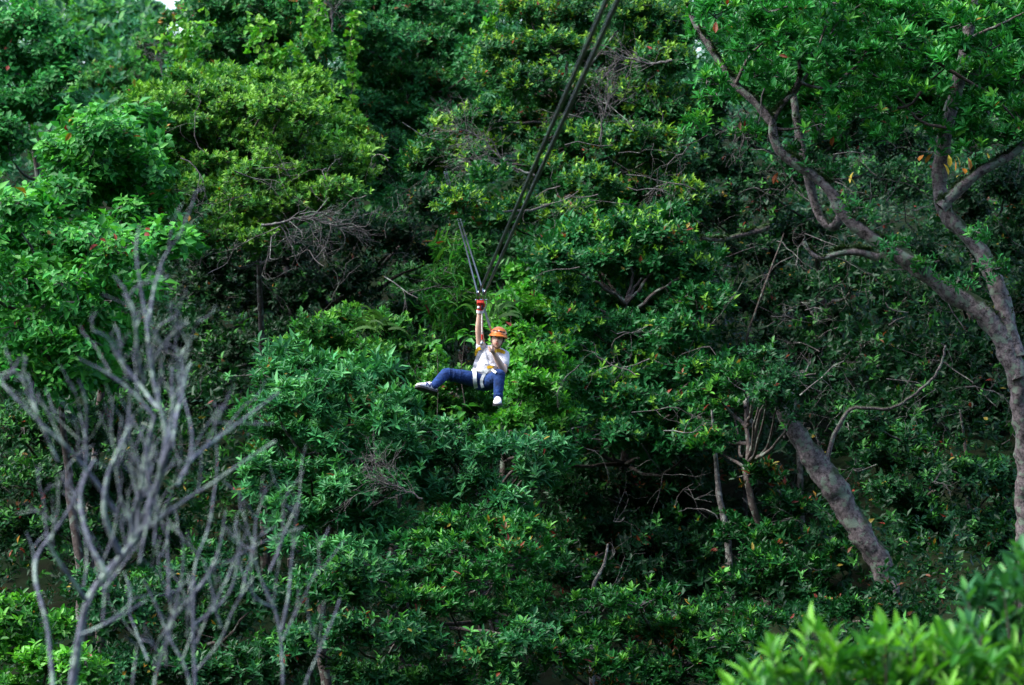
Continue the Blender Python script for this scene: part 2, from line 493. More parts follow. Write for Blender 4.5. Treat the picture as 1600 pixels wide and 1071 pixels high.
def tree(name, label, cat, D, clumps, sp, seed, trunk=None, group=None, dens=1.0, bark=None, odd=.012, scale=1.0, tone=1.0,
         hue=(1, 1, 1), young=None, base_px=None, thick=1.0, limbs=True, rt=.09, hang=0.0, twigmat=None, depth=0.0, lean=.55):
    """clumps: (px, py, rx, rz[, dD[, species]]) boughs given by where they stand from the photo's viewpoint and how far away"""
    rng = np.random.default_rng(seed)
    C = []
    mpy = np.mean([q[1] for q in clumps])
    for q in clumps:
        d = D + (q[4] if len(q) > 4 else 0) - (q[1] - mpy) * K * D * lean + rng.normal(0, .4)
        C.append((at(q[0], q[1], d), np.array([q[2] * K * d, .0, q[3] * K * d]), q[5] if len(q) > 5 else sp, q))
    cen = np.mean([c[0] for c in C], 0)
    top = max(c[0][2] for c in C)
    if base_px is not None:
        bx = at(base_px, 535, D)[0]; by = D + 1.0
    else:
        bx, by = cen[0] + rng.normal(0, .25), cen[1] + .9
    base = np.array([bx, by, float(gz(bx, by)) - .15])
    root = empty(name, base)
    tag(root, label, cat, group)
    bark = bark or BARK
    tb = Tubes()
    if trunk is None:
        a = base; b = np.array([cen[0], cen[1] + .8, max(base[2] + (top - base[2]) * .8, base[2] + 1.0)])
        mid1 = a + (b - a) * .35 + rng.normal(0, .12, 3); mid2 = a + (b - a) * .7 + rng.normal(0, .15, 3)
        tp = smooth_poly([a, mid1, mid2, b], 5, rng, .012)
    else:
        tp = trunk
    tb.add(tp, np.linspace(rt, rt * .3, len(tp)), 9, .07, rng)
    link('trunk', tb.mesh('trunk'), bark, root)
    tw = Tubes()
    for i, (c, r, s_, q) in enumerate(C):
        r = r.copy(); r[1] = thick * .8 * math.sqrt(r[0] * r[2])
        area = math.pi * q[2] * q[3]
        s = SP[s_]
        d = c[1]
        ros_px = (s['L'] * scale / (K * d)) ** 2 * 1.2
        n = int(max(14, dens * 5.4 * area / ros_px))
        COUNT['rosettes'] += n * s['m']
        lv = Leaves(s['L'] * scale / (K * d) < 13)
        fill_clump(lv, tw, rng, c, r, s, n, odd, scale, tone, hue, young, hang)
        o = link('foliage_clump', lv.mesh('foliage_clump'), s['mat'], root)
        o['kind'] = 'stuff'
        if limbs:
            j = int(np.argmin(np.linalg.norm(tp[len(tp) // 4:] + np.array([0, 0, .5]) - c, axis=1))) + len(tp) // 4
            p0 = tp[j]
            m_ = (p0 + c) / 2 + rng.normal(0, .12, 3) + np.array([0, 0, -.08])
            lb = Tubes()
            lp = smooth_poly([p0, m_, c], 5, rng, .012)
            lb.add(lp, np.linspace(max(rt * .38, .02), .012, len(lp)), 5, .05, rng)
            link('limb', lb.mesh('limb'), bark, root)
    if depth:                                   # leaves added behind the boughs as a roof, to darken what lies below
        lv = Leaves(True)
        for (c, r, s_, q) in C:
            s = SP[s_]
            for f in np.arange(.9, depth + .01, .9):
                c2 = c + np.array([rng.normal(0, .2), f, f * .12 + rng.normal(0, .12)])
                r2 = np.array([r[0] * 1.15, .6, r[2] * .8])
                n = int(max(10, 1.6 * math.pi * r2[0] * .6 / (s['L'] * scale * 1.7) ** 2))
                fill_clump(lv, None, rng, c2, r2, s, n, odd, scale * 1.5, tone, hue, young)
        o = link('shading_foliage', lv.mesh('shading_foliage'), SP[sp]['mat'], root); o['kind'] = 'stuff'
    if tw.n:
        o = link('twigs', tw.mesh('twigs', False), twigmat or BARK_GREY, root)
        o['kind'] = 'stuff'
    return root


# ------------------------------------------------------------------ the far wood and the undergrowth (no one could count these)
def build_masses():
    rng = np.random.default_rng(5)
    lv = Leaves(True)
    n = 17000
    y = rng.uniform(64, 140, n); x = rng.uniform(-.19, .19, n) * y
    h = rng.uniform(0, 1, n) ** .7 * (4.0 + 1.5 * np.sin(x * .6) * np.cos(y * .25))
    # the ridge stays open where the sky looks through
    gap = np.abs((x / (K * y) + 800) - 268) < 34
    z = gz(x, y) + h
    z = np.where(gap, np.minimum(z, .093 * y), z)
    P = np.stack([x, y, z], 1)
    A = unit(np.array([0, -.3, .8]) + rng.normal(0, .45, (n, 3)))
    rosettes(lv, rng, P, A, SP['far'], .004, 1.75, 1.0, (.85, .95, 1.2))  # bluish hue in place of distance haze
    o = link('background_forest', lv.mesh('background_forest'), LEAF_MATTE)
    tag(o, 'mass of far haze tinted blue green forest on the hillside behind the trees', 'forest', kind='stuff')
    lv = Leaves(True)
    n = 13500
    y = rng.uniform(43.5, 62, n); x = rng.uniform(-.19, .19, n) * y
    y[:3600] = rng.uniform(38.0, 42.6, 3600); x[:3600] = rng.uniform(.03, .19, 3600) * y[:3600]
    mound = np.clip(.55 + .6 * np.sin(x * 1.9 + np.sin(y * 1.1)) * np.cos(y * 1.7 + .8 * np.sin(x * 1.3)), .08, 1.2)
    z = gz(x, y) + rng.uniform(0, 1.0, n) ** .8 * 1.7 * mound
    P = np.stack([x, y, z], 1)
    A = unit(np.array([0, -.2, .7]) + rng.normal(0, .45, (n, 3)))
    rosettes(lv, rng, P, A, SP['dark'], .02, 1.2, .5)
    n = 7500
    y = rng.uniform(48, 66, n); x = rng.uniform(-.19, .19, n) * y
    P = np.stack([x, y, gz(x, y) + rng.uniform(.3, 1.0, n) ** 1.2 * 3.0], 1)
    A = unit(np.array([0, -.3, .6]) + rng.normal(0, .5, (n, 3)))
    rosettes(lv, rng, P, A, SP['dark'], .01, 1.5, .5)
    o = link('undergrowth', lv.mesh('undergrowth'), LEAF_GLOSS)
    tag(o, 'low dark leafy undergrowth covering the slope beneath the trees', 'undergrowth', kind='stuff')
    # hanging bare twigs and lianas in the shaded wood
    tw = Tubes()
    for i in range(420):
        py = rng.uniform(180, 960); px = rng.uniform(870, 1600) if rng.random() < .75 else rng.uniform(200, 700)
        D = rng.uniform(44.5, 56)
        p = at(px, py, D)
        twig_spray(tw, rng, p, rng.normal(0, 1, 3) * np.array([1, .6, .6]), rng.uniform(.35, .9), rng.uniform(.006, .013), 2, .6, (2, 3), -.03, .25)
    o = link('tangle_of_twigs', tw.mesh('tangle_of_twigs', False), BARK_GREY)
    tag(o, 'tangle of thin bare grey twigs in the shade of the wood', 'twigs', kind='stuff')


build_masses()

# ------------------------------------------------------------------ the trees and shrubs of the slope
TREES = [
 dict(name='ridge_tree', label='small blue green tree on the far ridge, left of the sky gap', D=150, sp='far', seed=11, scale=2.0, hue=(.7, .85, 1.5), tone=.8,  # blue hue paints distance haze into the leaves
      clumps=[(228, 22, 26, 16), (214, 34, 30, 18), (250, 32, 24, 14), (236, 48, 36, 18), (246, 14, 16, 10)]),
 dict(name='ridge_tree', label='blue green tree on the far ridge, right of the sky gap', D=145, sp='far', seed=12, scale=2.0, hue=(.7, .85, 1.5), tone=.8,  # haze put into the leaf hue here too
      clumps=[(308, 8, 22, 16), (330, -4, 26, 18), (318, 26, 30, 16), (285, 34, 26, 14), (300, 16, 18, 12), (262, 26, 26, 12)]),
 dict(name='hazy_tree', label='hazy light green tree at the top left, tallest of the far slope', D=88, sp='far', seed=13, scale=1.05, hue=(1.3, 1.4, 1.2), tone=1.6, young=.4,  # no haze in the air; paler leaf colour stands in for it
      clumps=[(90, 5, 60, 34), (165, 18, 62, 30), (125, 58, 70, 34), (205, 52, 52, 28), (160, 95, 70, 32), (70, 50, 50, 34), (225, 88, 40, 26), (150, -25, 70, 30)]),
 dict(name='grey_green_tree', label='grey green tree with bare twigs and tan leaves below the sky gap', D=72, sp='small', seed=14, scale=1.25, hue=(.85, 1., 1.4), tone=1.25, young=.08, odd=.03,
      clumps=[(170, 140, 52, 40), (225, 120, 48, 36), (250, 75, 36, 34), (190, 180, 46, 32), (260, 140, 34, 34), (280, 95, 30, 30)]),
 dict(name='edge_tree', label='tall dark green tree at the upper left edge', D=60, sp='broad', seed=15, hue=(.9, .95, 1.15), tone=1.25, scale=1.05, young=.1,
      clumps=[(30, 45, 58, 40), (85, 85, 48, 36), (15, 110, 52, 42), (95, 135, 44, 34), (40, 170, 58, 36), (110, 175, 34, 30), (10, 225, 48, 40), (-40, 80, 50, 60), (-50, 180, 50, 60)]),
 dict(name='broadleaf_tree', label='pale topped broadleaf tree behind the tip of the dead shrub', D=47, sp='broad', seed=16, tone=1.2, dens=.75, depth=3.7, hue=(1.05, 1, 1.15), young=.25,
      clumps=[(150, 215, 74, 34), (95, 245, 56, 32), (200, 250, 50, 32), (130, 275, 72, 34), (185, 300, 58, 30), (90, 305, 50, 30), (235, 275, 36, 28), (215, 335, 30, 22)]),
 dict(name='leafy_tree', label='bright green tree with heart shaped leaves at the left edge', D=44, sp='broad', seed=17, tone=1.2, dens=.62, depth=2.8, young=.3, hang=.12,
      clumps=[(60, 370, 70, 42), (140, 385, 58, 36), (190, 400, 40, 32), (40, 445, 60, 44), (115, 455, 54, 40), (160, 480, 38, 32), (60, 520, 60, 44), (120, 550, 40, 38), (20, 590, 50, 44), (85, 600, 44, 36), (-40, 430, 50, 60), (-40, 540, 50, 60), (10, 330, 50, 30)]),
 dict(name='shaded_tree', label='dark leafy tree behind the dead shrub at the left edge', D=46, sp='dark', seed=18, tone=.8, young=.25,
      clumps=[(30, 680, 62, 44), (110, 690, 52, 44), (170, 660, 44, 44), (60, 760, 70, 48), (160, 770, 60, 48), (20, 840, 60, 44), (120, 850, 66, 48), (230, 740, 50, 50), (240, 850, 60, 50), (-40, 740, 50, 80), (190, 590, 40, 40)]),
 dict(name='low_bush', label='yellow green bush at the bottom left corner behind the dead shrub', D=38.5, sp='fresh', seed=19, young=.3, tone=.75,
      clumps=[(30, 960, 50, 30), (80, 985, 44, 30), (25, 1015, 52, 32), (70, 1045, 50, 34), (-30, 1000, 40, 50), (130, 1050, 44, 30), (20, 1085, 70, 34)]),
 dict(name='dark_bush', label='dark bush at the bottom between the two dead shrubs', D=41, sp='dark', seed=20, tone=.9,
      clumps=[(190, 960, 62, 44), (270, 930, 60, 48), (340, 980, 60, 46), (230, 1040, 76, 44), (320, 1060, 76, 40), (140, 930, 46, 40), (330, 890, 50, 44), (420, 1040, 60, 50), (400, 940, 52, 46)]),
 dict(name='olive_tree', label='yellow green small leaved tree above the dark hollow on the left', D=50, sp='small', seed=21, young=.36, thick=1.2, depth=4.6, tone=1.05, lean=1.0, dens=.85,
      clumps=[(295, 148, 22, 16), (350, 140, 26, 16), (425, 148, 24, 16), (462, 150, 20, 16), (265, 200, 30, 20), (535, 300, 24, 20), (345, 370, 34, 24), (395, 375, 26, 18), (250, 170, 46, 26), (320, 165, 44, 26), (300, 205, 60, 30), (375, 178, 44, 26), (440, 175, 48, 30), (480, 195, 32, 28), (370, 225, 62, 32), (450, 235, 52, 34), (270, 245, 50, 30), (330, 265, 56, 32), (410, 280, 56, 34), (490, 265, 46, 34), (530, 260, 26, 30), (300, 310, 50, 34), (375, 330, 46, 38), (505, 310, 34, 28), (440, 325, 40, 26)]),
 dict(name='vine_draped_tree', label='dark green tree draped with lime vines at the upper left', D=60, sp='dark', seed=22, tone=1.7, hue=(1.1, 1, .8), depth=2.8, scale=1.05, odd=.025,
      clumps=[(320, 22, 52, 34), (395, 15, 60, 36), (470, 20, 56, 36), (350, 75, 52, 36), (420, 70, 54, 36), (490, 85, 46, 36), (390, 120, 54, 30), (455, 135, 48, 34), (510, 150, 40, 40), (520, 30, 40, 50), (330, 120, 46, 30), (290, 130, 36, 26), (525, 215, 34, 40)]),
 dict(name='dark_crowned_tree', label='dark green tree with a few red leaves at the top centre', D=62, sp='dark', seed=23, tone=1.6, hue=(1, 1, .85), depth=3.7, odd=.035, scale=1.05, base_px=640,
      clumps=[(585, 12, 56, 34), (660, 18, 60, 34), (735, 30, 50, 36), (610, 65, 56, 34), (690, 75, 58, 36), (750, 95, 36, 36), (585, 120, 46, 36), (650, 130, 54, 34), (715, 140, 44, 32), (610, 180, 50, 32), (670, 195, 50, 30), (585, 235, 46, 36), (640, 255, 44, 30), (590, 300, 44, 36), (640, 315, 42, 34), (545, 60, 34, 50), (560, 180, 34, 40)]),
 dict(name='golden_tipped_tree', label='tree with golden young tips beside and behind the zip cables', D=53, sp='mixed', seed=24, young=.19, odd=.025, lean=.85, tone=.9, depth=2.8, base_px=1000,
      clumps=[(830, 30, 54, 34), (900, 25, 56, 36), (980, 30, 60, 36), (1050, 45, 52, 40), (800, 80, 48, 30), (870, 85, 56, 34), (950, 90, 58, 36), (1030, 105, 54, 38), (765, 125, 40, 26), (830, 135, 52, 32), (905, 150, 54, 34), (985, 160, 56, 36), (1060, 175, 48, 40), (755, 190, 44, 28), (820, 195, 50, 30), (890, 215, 52, 34), (960, 225, 56, 36), (1035, 240, 52, 38), (690, 232, 44, 26), (670, 262, 30, 24), (740, 250, 40, 26), (860, 275, 52, 32), (930, 290, 52, 34), (1005, 300, 54, 36), (1070, 320, 42, 40), (770, 345, 38, 24), (820, 335, 44, 30), (890, 345, 46, 30), (712, 325, 38, 26, -5.5)]),
 dict(name='glossy_tree', label='glossy leaved tree right of the rider, reaching from cables to understory', D=48, sp='mixed', seed=25, young=.09, odd=.02, lean=.85, depth=2.8, hue=(.9, 1.08, 1.2), scale=1.12, base_px=1010,
      clumps=[(905, 375, 46, 28), (975, 370, 54, 32), (1045, 375, 50, 32), (870, 410, 38, 26), (935, 415, 52, 30), (1010, 420, 56, 32), (1080, 425, 44, 36), (890, 455, 40, 28), (960, 465, 56, 32), (1035, 475, 52, 34), (1100, 480, 38, 34), (905, 505, 46, 30), (980, 515, 54, 32), (1055, 530, 48, 34), (890, 550, 38, 30), (950, 560, 52, 32), (1025, 580, 52, 34), (1090, 590, 40, 30), (920, 610, 46, 32), (990, 630, 54, 32), (1060, 640, 48, 32), (880, 660, 44, 32), (950, 680, 54, 32), (1030, 690, 54, 34), (860, 705, 42, 30), (1100, 690, 44, 34)]),
 dict(name='side_shrub', label='shrub with light rosettes just left of the leaning pale trunk', D=46.5, sp='rosette', seed=26, scale=.85, tone=.8,
      clumps=[(1120, 620, 36, 26), (1160, 600, 30, 22), (1090, 650, 34, 24), (1150, 645, 34, 24), (1180, 575, 26, 18), (1110, 700, 36, 26), (1200, 560, 30, 22, -3.5, 'dark'), (1225, 590, 24, 18, -3.5, 'dark'), (1190, 610, 20, 14, -3.6, 'dark'), (1215, 635, 20, 16, -3.6, 'dark'), (1200, 610, 26, 20, -3.6, 'dark'), (1240, 650, 14, 12, -3.6, 'dark')]),
 dict(name='bright_shrub', label='bright fresh green shrub behind the rider at the right', D=46, sp='fresh', seed=27, young=.35, tone=1.05,
      clumps=[(815, 535, 44, 26), (850, 560, 40, 26), (800, 575, 36, 26), (840, 605, 44, 28), (800, 625, 34, 26), (860, 645, 40, 28), (820, 665, 40, 28), (770, 660, 34, 24)]),
 dict(name='gully_shrub', label='fresh green shrub in the gully above the rider', D=50, sp='fresh', seed=28, young=.4, tone=1.4, scale=1.1,
      clumps=[(800, 475, 34, 24), (835, 460, 34, 24), (820, 500, 44, 24), (780, 505, 30, 20), (860, 490, 34, 26), (805, 430, 30, 24)]),
 dict(name='hollow_shrub', label='mid green shrub left of the rider at knee height', D=45.5, sp='small', seed=29, scale=1.25, tone=1.05, young=.25, hue=(.8, 1, 1.1),
      clumps=[(490, 520, 40, 24), (545, 505, 44, 24), (600, 520, 44, 26), (460, 545, 34, 24), (520, 555, 48, 26), (580, 560, 48, 28), (640, 545, 40, 26), (650, 585, 40, 26), (610, 605, 46, 28), (660, 630, 40, 26), (700, 650, 44, 26), (745, 640, 40, 24), (700, 600, 36, 24), (740, 600, 36, 26)]),
 dict(name='pale_leaved_bush', label='pale green bush with narrow shiny leaves below the rider on the left', D=42.5, sp='lance', seed=30, young=.3, tone=1.3, depth=1.9,
      clumps=[(430, 590, 34, 24), (480, 585, 40, 24), (535, 600, 44, 26), (425, 635, 38, 28), (490, 635, 46, 28), (555, 645, 44, 28), (600, 665, 36, 26), (430, 690, 42, 30), (500, 690, 48, 30), (570, 705, 46, 30), (630, 705, 40, 28), (420, 745, 38, 32), (485, 750, 48, 32), (555, 765, 46, 32), (620, 760, 40, 30), (440, 805, 40, 30), (510, 815, 46, 32), (575, 825, 40, 30), (470, 860, 36, 28), (540, 870, 38, 28)]),
 dict(name='shiny_bush', label='shiny green bush directly below the rider', D=42.8, sp='lance', seed=31, young=.2, tone=1.0, hue=(.95, 1, 1.1),
      clumps=[(680, 685, 40, 24), (660, 730, 38, 26), (715, 725, 46, 28), (770, 710, 42, 26), (690, 770, 42, 28), (750, 765, 46, 28), (810, 745, 38, 28), (850, 700, 36, 26), (830, 690, 36, 22), (800, 790, 34, 24), (860, 745, 34, 30)]),
 dict(name='tiered_bush', label='green bush in tiers at the lower centre of the slope', D=41.2, sp='rosette', seed=32, scale=.8, tone=.95, odd=.03,
      clumps=[(700, 825, 44, 24), (765, 822, 46, 24), (830, 835, 36, 24), (660, 855, 36, 22), (730, 860, 48, 26), (800, 870, 44, 26), (850, 870, 26, 22), (690, 905, 46, 26), (750, 915, 44, 26), (640, 945, 38, 26), (700, 950, 46, 28), (770, 960, 46, 26), (830, 940, 40, 26)]),
 dict(name='bottom_bush', label='dark green bush at the bottom edge left of centre', D=40.2, sp='dark', seed=33, tone=1.1, thick=1.3, scale=1.1, young=.18,
      clumps=[(560, 930, 46, 34), (620, 1000, 50, 34), (690, 1010, 50, 32), (760, 1020, 50, 32), (540, 1000, 46, 38), (500, 930, 44, 40), (480, 1010, 46, 40), (580, 1060, 60, 32), (680, 1065, 60, 30), (780, 1070, 60, 30), (830, 1000, 44, 32), (560, 890, 40, 24), (620, 900, 36, 30)]),
 dict(name='reddish_bush', label='green bush with red old leaves at the bottom right of centre', D=40.4, sp='rosette', seed=34, scale=.8, tone=.75, odd=.05, thick=1.3,
      clumps=[(940, 945, 46, 26), (1000, 950, 46, 26), (905, 985, 42, 28), (965, 1000, 50, 28), (1035, 995, 46, 28), (1085, 975, 40, 26), (930, 1045, 50, 30), (1005, 1050, 54, 30), (1075, 1035, 46, 30), (1130, 1010, 44, 30), (1180, 980, 42, 28), (1200, 1030, 46, 30), (1140, 1060, 50, 28), (870, 1030, 40, 34)]),
 dict(name='dusky_thicket', label='dusky thicket between the lower centre bush and the leaning trunk', D=48, sp='dark', seed=35, tone=.75, thick=1.3, depth=1.9, odd=.04, young=.03,
      clumps=[(900, 780, 46, 32), (960, 760, 50, 32), (1030, 770, 50, 34), (1090, 760, 44, 34), (890, 840, 44, 32), (950, 830, 46, 30), (1020, 850, 50, 32), (1080, 850, 46, 34), (930, 900, 50, 30), (1000, 905, 50, 30), (1070, 920, 50, 32), (870, 900, 34, 30)]),
 dict(name='lower_right_shrub', label='leafy shrub left of the foot of the leaning trunk', D=45, sp='rosette', seed=36, scale=.85, tone=.6, thick=1.3, hue=(.9, 1, 1.15), young=.1, odd=.03,
      clumps=[(1330, 960, 46, 24, -1.5), (1400, 965, 46, 22, -1.5), (1270, 965, 46, 24, -1.5), (1300, 820, 30, 24, .8), (1160, 830, 38, 26), (1215, 790, 40, 26), (1240, 840, 44, 28), (1180, 880, 44, 28), (1250, 890, 46, 28), (1140, 930, 40, 28), (1210, 930, 44, 28), (1280, 930, 44, 26), (1310, 880, 34, 26), (1190, 745, 34, 26)]),
 dict(name='shade_shrub', label='dark shrub with a few yellow leaves right of the leaning trunk', D=46.5, sp='dark', seed=37, tone=.75, thick=1.3, scale=1.1, young=.1, odd=.02,
      clumps=[(1375, 720, 40, 30), (1395, 770, 36, 28), (1350, 660, 40, 28), (1420, 690, 40, 28), (1410, 850, 30, 28), (1440, 730, 46, 34), (1500, 750, 48, 36), (1560, 760, 44, 40), (1420, 800, 40, 36), (1480, 820, 50, 36), (1550, 830, 50, 40), (1440, 880, 46, 34), (1510, 890, 50, 36), (1570, 900, 44, 40), (1400, 930, 50, 30), (1470, 945, 54, 30), (1340, 945, 46, 26), (1620, 830, 44, 60)]),
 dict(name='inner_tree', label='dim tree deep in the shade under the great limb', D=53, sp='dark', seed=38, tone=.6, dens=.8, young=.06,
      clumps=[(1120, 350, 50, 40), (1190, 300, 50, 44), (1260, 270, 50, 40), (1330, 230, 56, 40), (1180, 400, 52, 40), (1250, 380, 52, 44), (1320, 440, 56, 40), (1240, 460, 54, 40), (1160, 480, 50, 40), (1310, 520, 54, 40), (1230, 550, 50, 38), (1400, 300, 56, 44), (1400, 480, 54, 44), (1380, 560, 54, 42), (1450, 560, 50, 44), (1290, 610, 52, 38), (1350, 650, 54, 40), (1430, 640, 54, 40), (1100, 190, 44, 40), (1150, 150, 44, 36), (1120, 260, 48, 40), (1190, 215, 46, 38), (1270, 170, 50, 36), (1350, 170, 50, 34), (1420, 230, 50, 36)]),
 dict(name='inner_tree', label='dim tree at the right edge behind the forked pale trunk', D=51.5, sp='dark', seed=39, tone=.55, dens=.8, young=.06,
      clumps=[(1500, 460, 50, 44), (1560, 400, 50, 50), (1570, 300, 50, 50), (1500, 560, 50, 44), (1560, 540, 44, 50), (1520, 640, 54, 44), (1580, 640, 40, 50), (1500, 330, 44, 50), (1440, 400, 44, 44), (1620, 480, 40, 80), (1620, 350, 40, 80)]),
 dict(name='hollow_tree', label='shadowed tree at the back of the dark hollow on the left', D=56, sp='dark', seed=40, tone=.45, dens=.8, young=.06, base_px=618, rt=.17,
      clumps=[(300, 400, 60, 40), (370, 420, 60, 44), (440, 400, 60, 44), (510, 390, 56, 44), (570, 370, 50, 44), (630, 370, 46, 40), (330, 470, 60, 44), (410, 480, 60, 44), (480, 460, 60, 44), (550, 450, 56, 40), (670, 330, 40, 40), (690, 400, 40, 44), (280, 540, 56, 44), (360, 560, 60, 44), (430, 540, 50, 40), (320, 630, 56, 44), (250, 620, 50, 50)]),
 dict(name='gully_tree', label='shaded tree at the head of the gully behind the zip pulley', D=58, sp='dark', seed=41, tone=1.0, hue=(1.2, 1.1, .8),
      clumps=[(720, 310, 44, 34), (770, 390, 44, 34), (840, 400, 50, 36), (740, 360, 40, 34), (700, 460, 46, 36), (650, 450, 40, 40), (760, 440, 44, 34), (640, 500, 40, 34), (880, 430, 44, 40)]),
]
for t_ in TREES:
    t_ = dict(t_)
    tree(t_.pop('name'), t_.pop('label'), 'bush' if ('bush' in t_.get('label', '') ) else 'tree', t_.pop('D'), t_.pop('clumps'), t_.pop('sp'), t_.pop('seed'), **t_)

for o in bpy.data.objects:
    if o.get('category') == 'tree' and any(k in o.name for k in ('bush', 'shrub', 'thicket')):
        o['category'] = 'shrub'


# ------------------------------------------------------------------ lime vines
def vine(label, pts, D, wpx, n, seed):
    rng = np.random.default_rng(seed)
    P = smooth_poly([at(x, y, D) for x, y in pts], 6)
    root = empty('hanging_vine', P[0])
    tag(root, label, 'vine', 'lime vines hanging on the trees')
    lv = Leaves()
    j = rng.integers(0, len(P), n)
    w_ = wpx * K * D
    n = int(n * 1.3); j = rng.integers(0, len(P), n)
    Q = P[j] + rng.normal(0, 1, (n, 3)) * np.array([w_ * .7, w_ * .4, w_ * .5]) * rng.choice([.5, 1, 1.5], (n, 1))
    A = unit(np.array([0, -.75, .25]) + rng.normal(0, .4, (n, 3)))
    rosettes(lv, rng, Q, A, SP['vine'], 0, 1.0)
    o = link('foliage', lv.mesh('foliage'), LEAF_SOFT, root); o['kind'] = 'stuff'
    tb = Tubes(); tb.add(P, np.linspace(.015, .008, len(P)), 5)
    link('stem', tb.mesh('stem'), BARK, root)


vine('lime vine clump at the upper left, nearest the sky gap', [(300, 38), (288, 62), (282, 90)], 58.5, 22, 70, 51)
vine('lime vine curtain in the middle of the vine draped tree', [(405, 30), (412, 75), (428, 100), (425, 125)], 58.5, 20, 90, 52)
vine('lime vine strand right of the vine curtain', [(465, 85), (478, 112), (482, 135)], 58.5, 11, 34, 53)
vine('long thin lime vine hanging left of the top centre tree', [(556, 20), (548, 70), (552, 120), (545, 175), (540, 235)], 58.8, 9, 80, 54)
vine('lime vine at the top edge between the two dark trees', [(500, 8), (492, 40), (505, 75)], 58.6, 14, 50, 55)
vine('short lime vine left of the golden tipped tree', [(768, 22), (760, 50), (768, 85)], 56, 8, 26, 56)


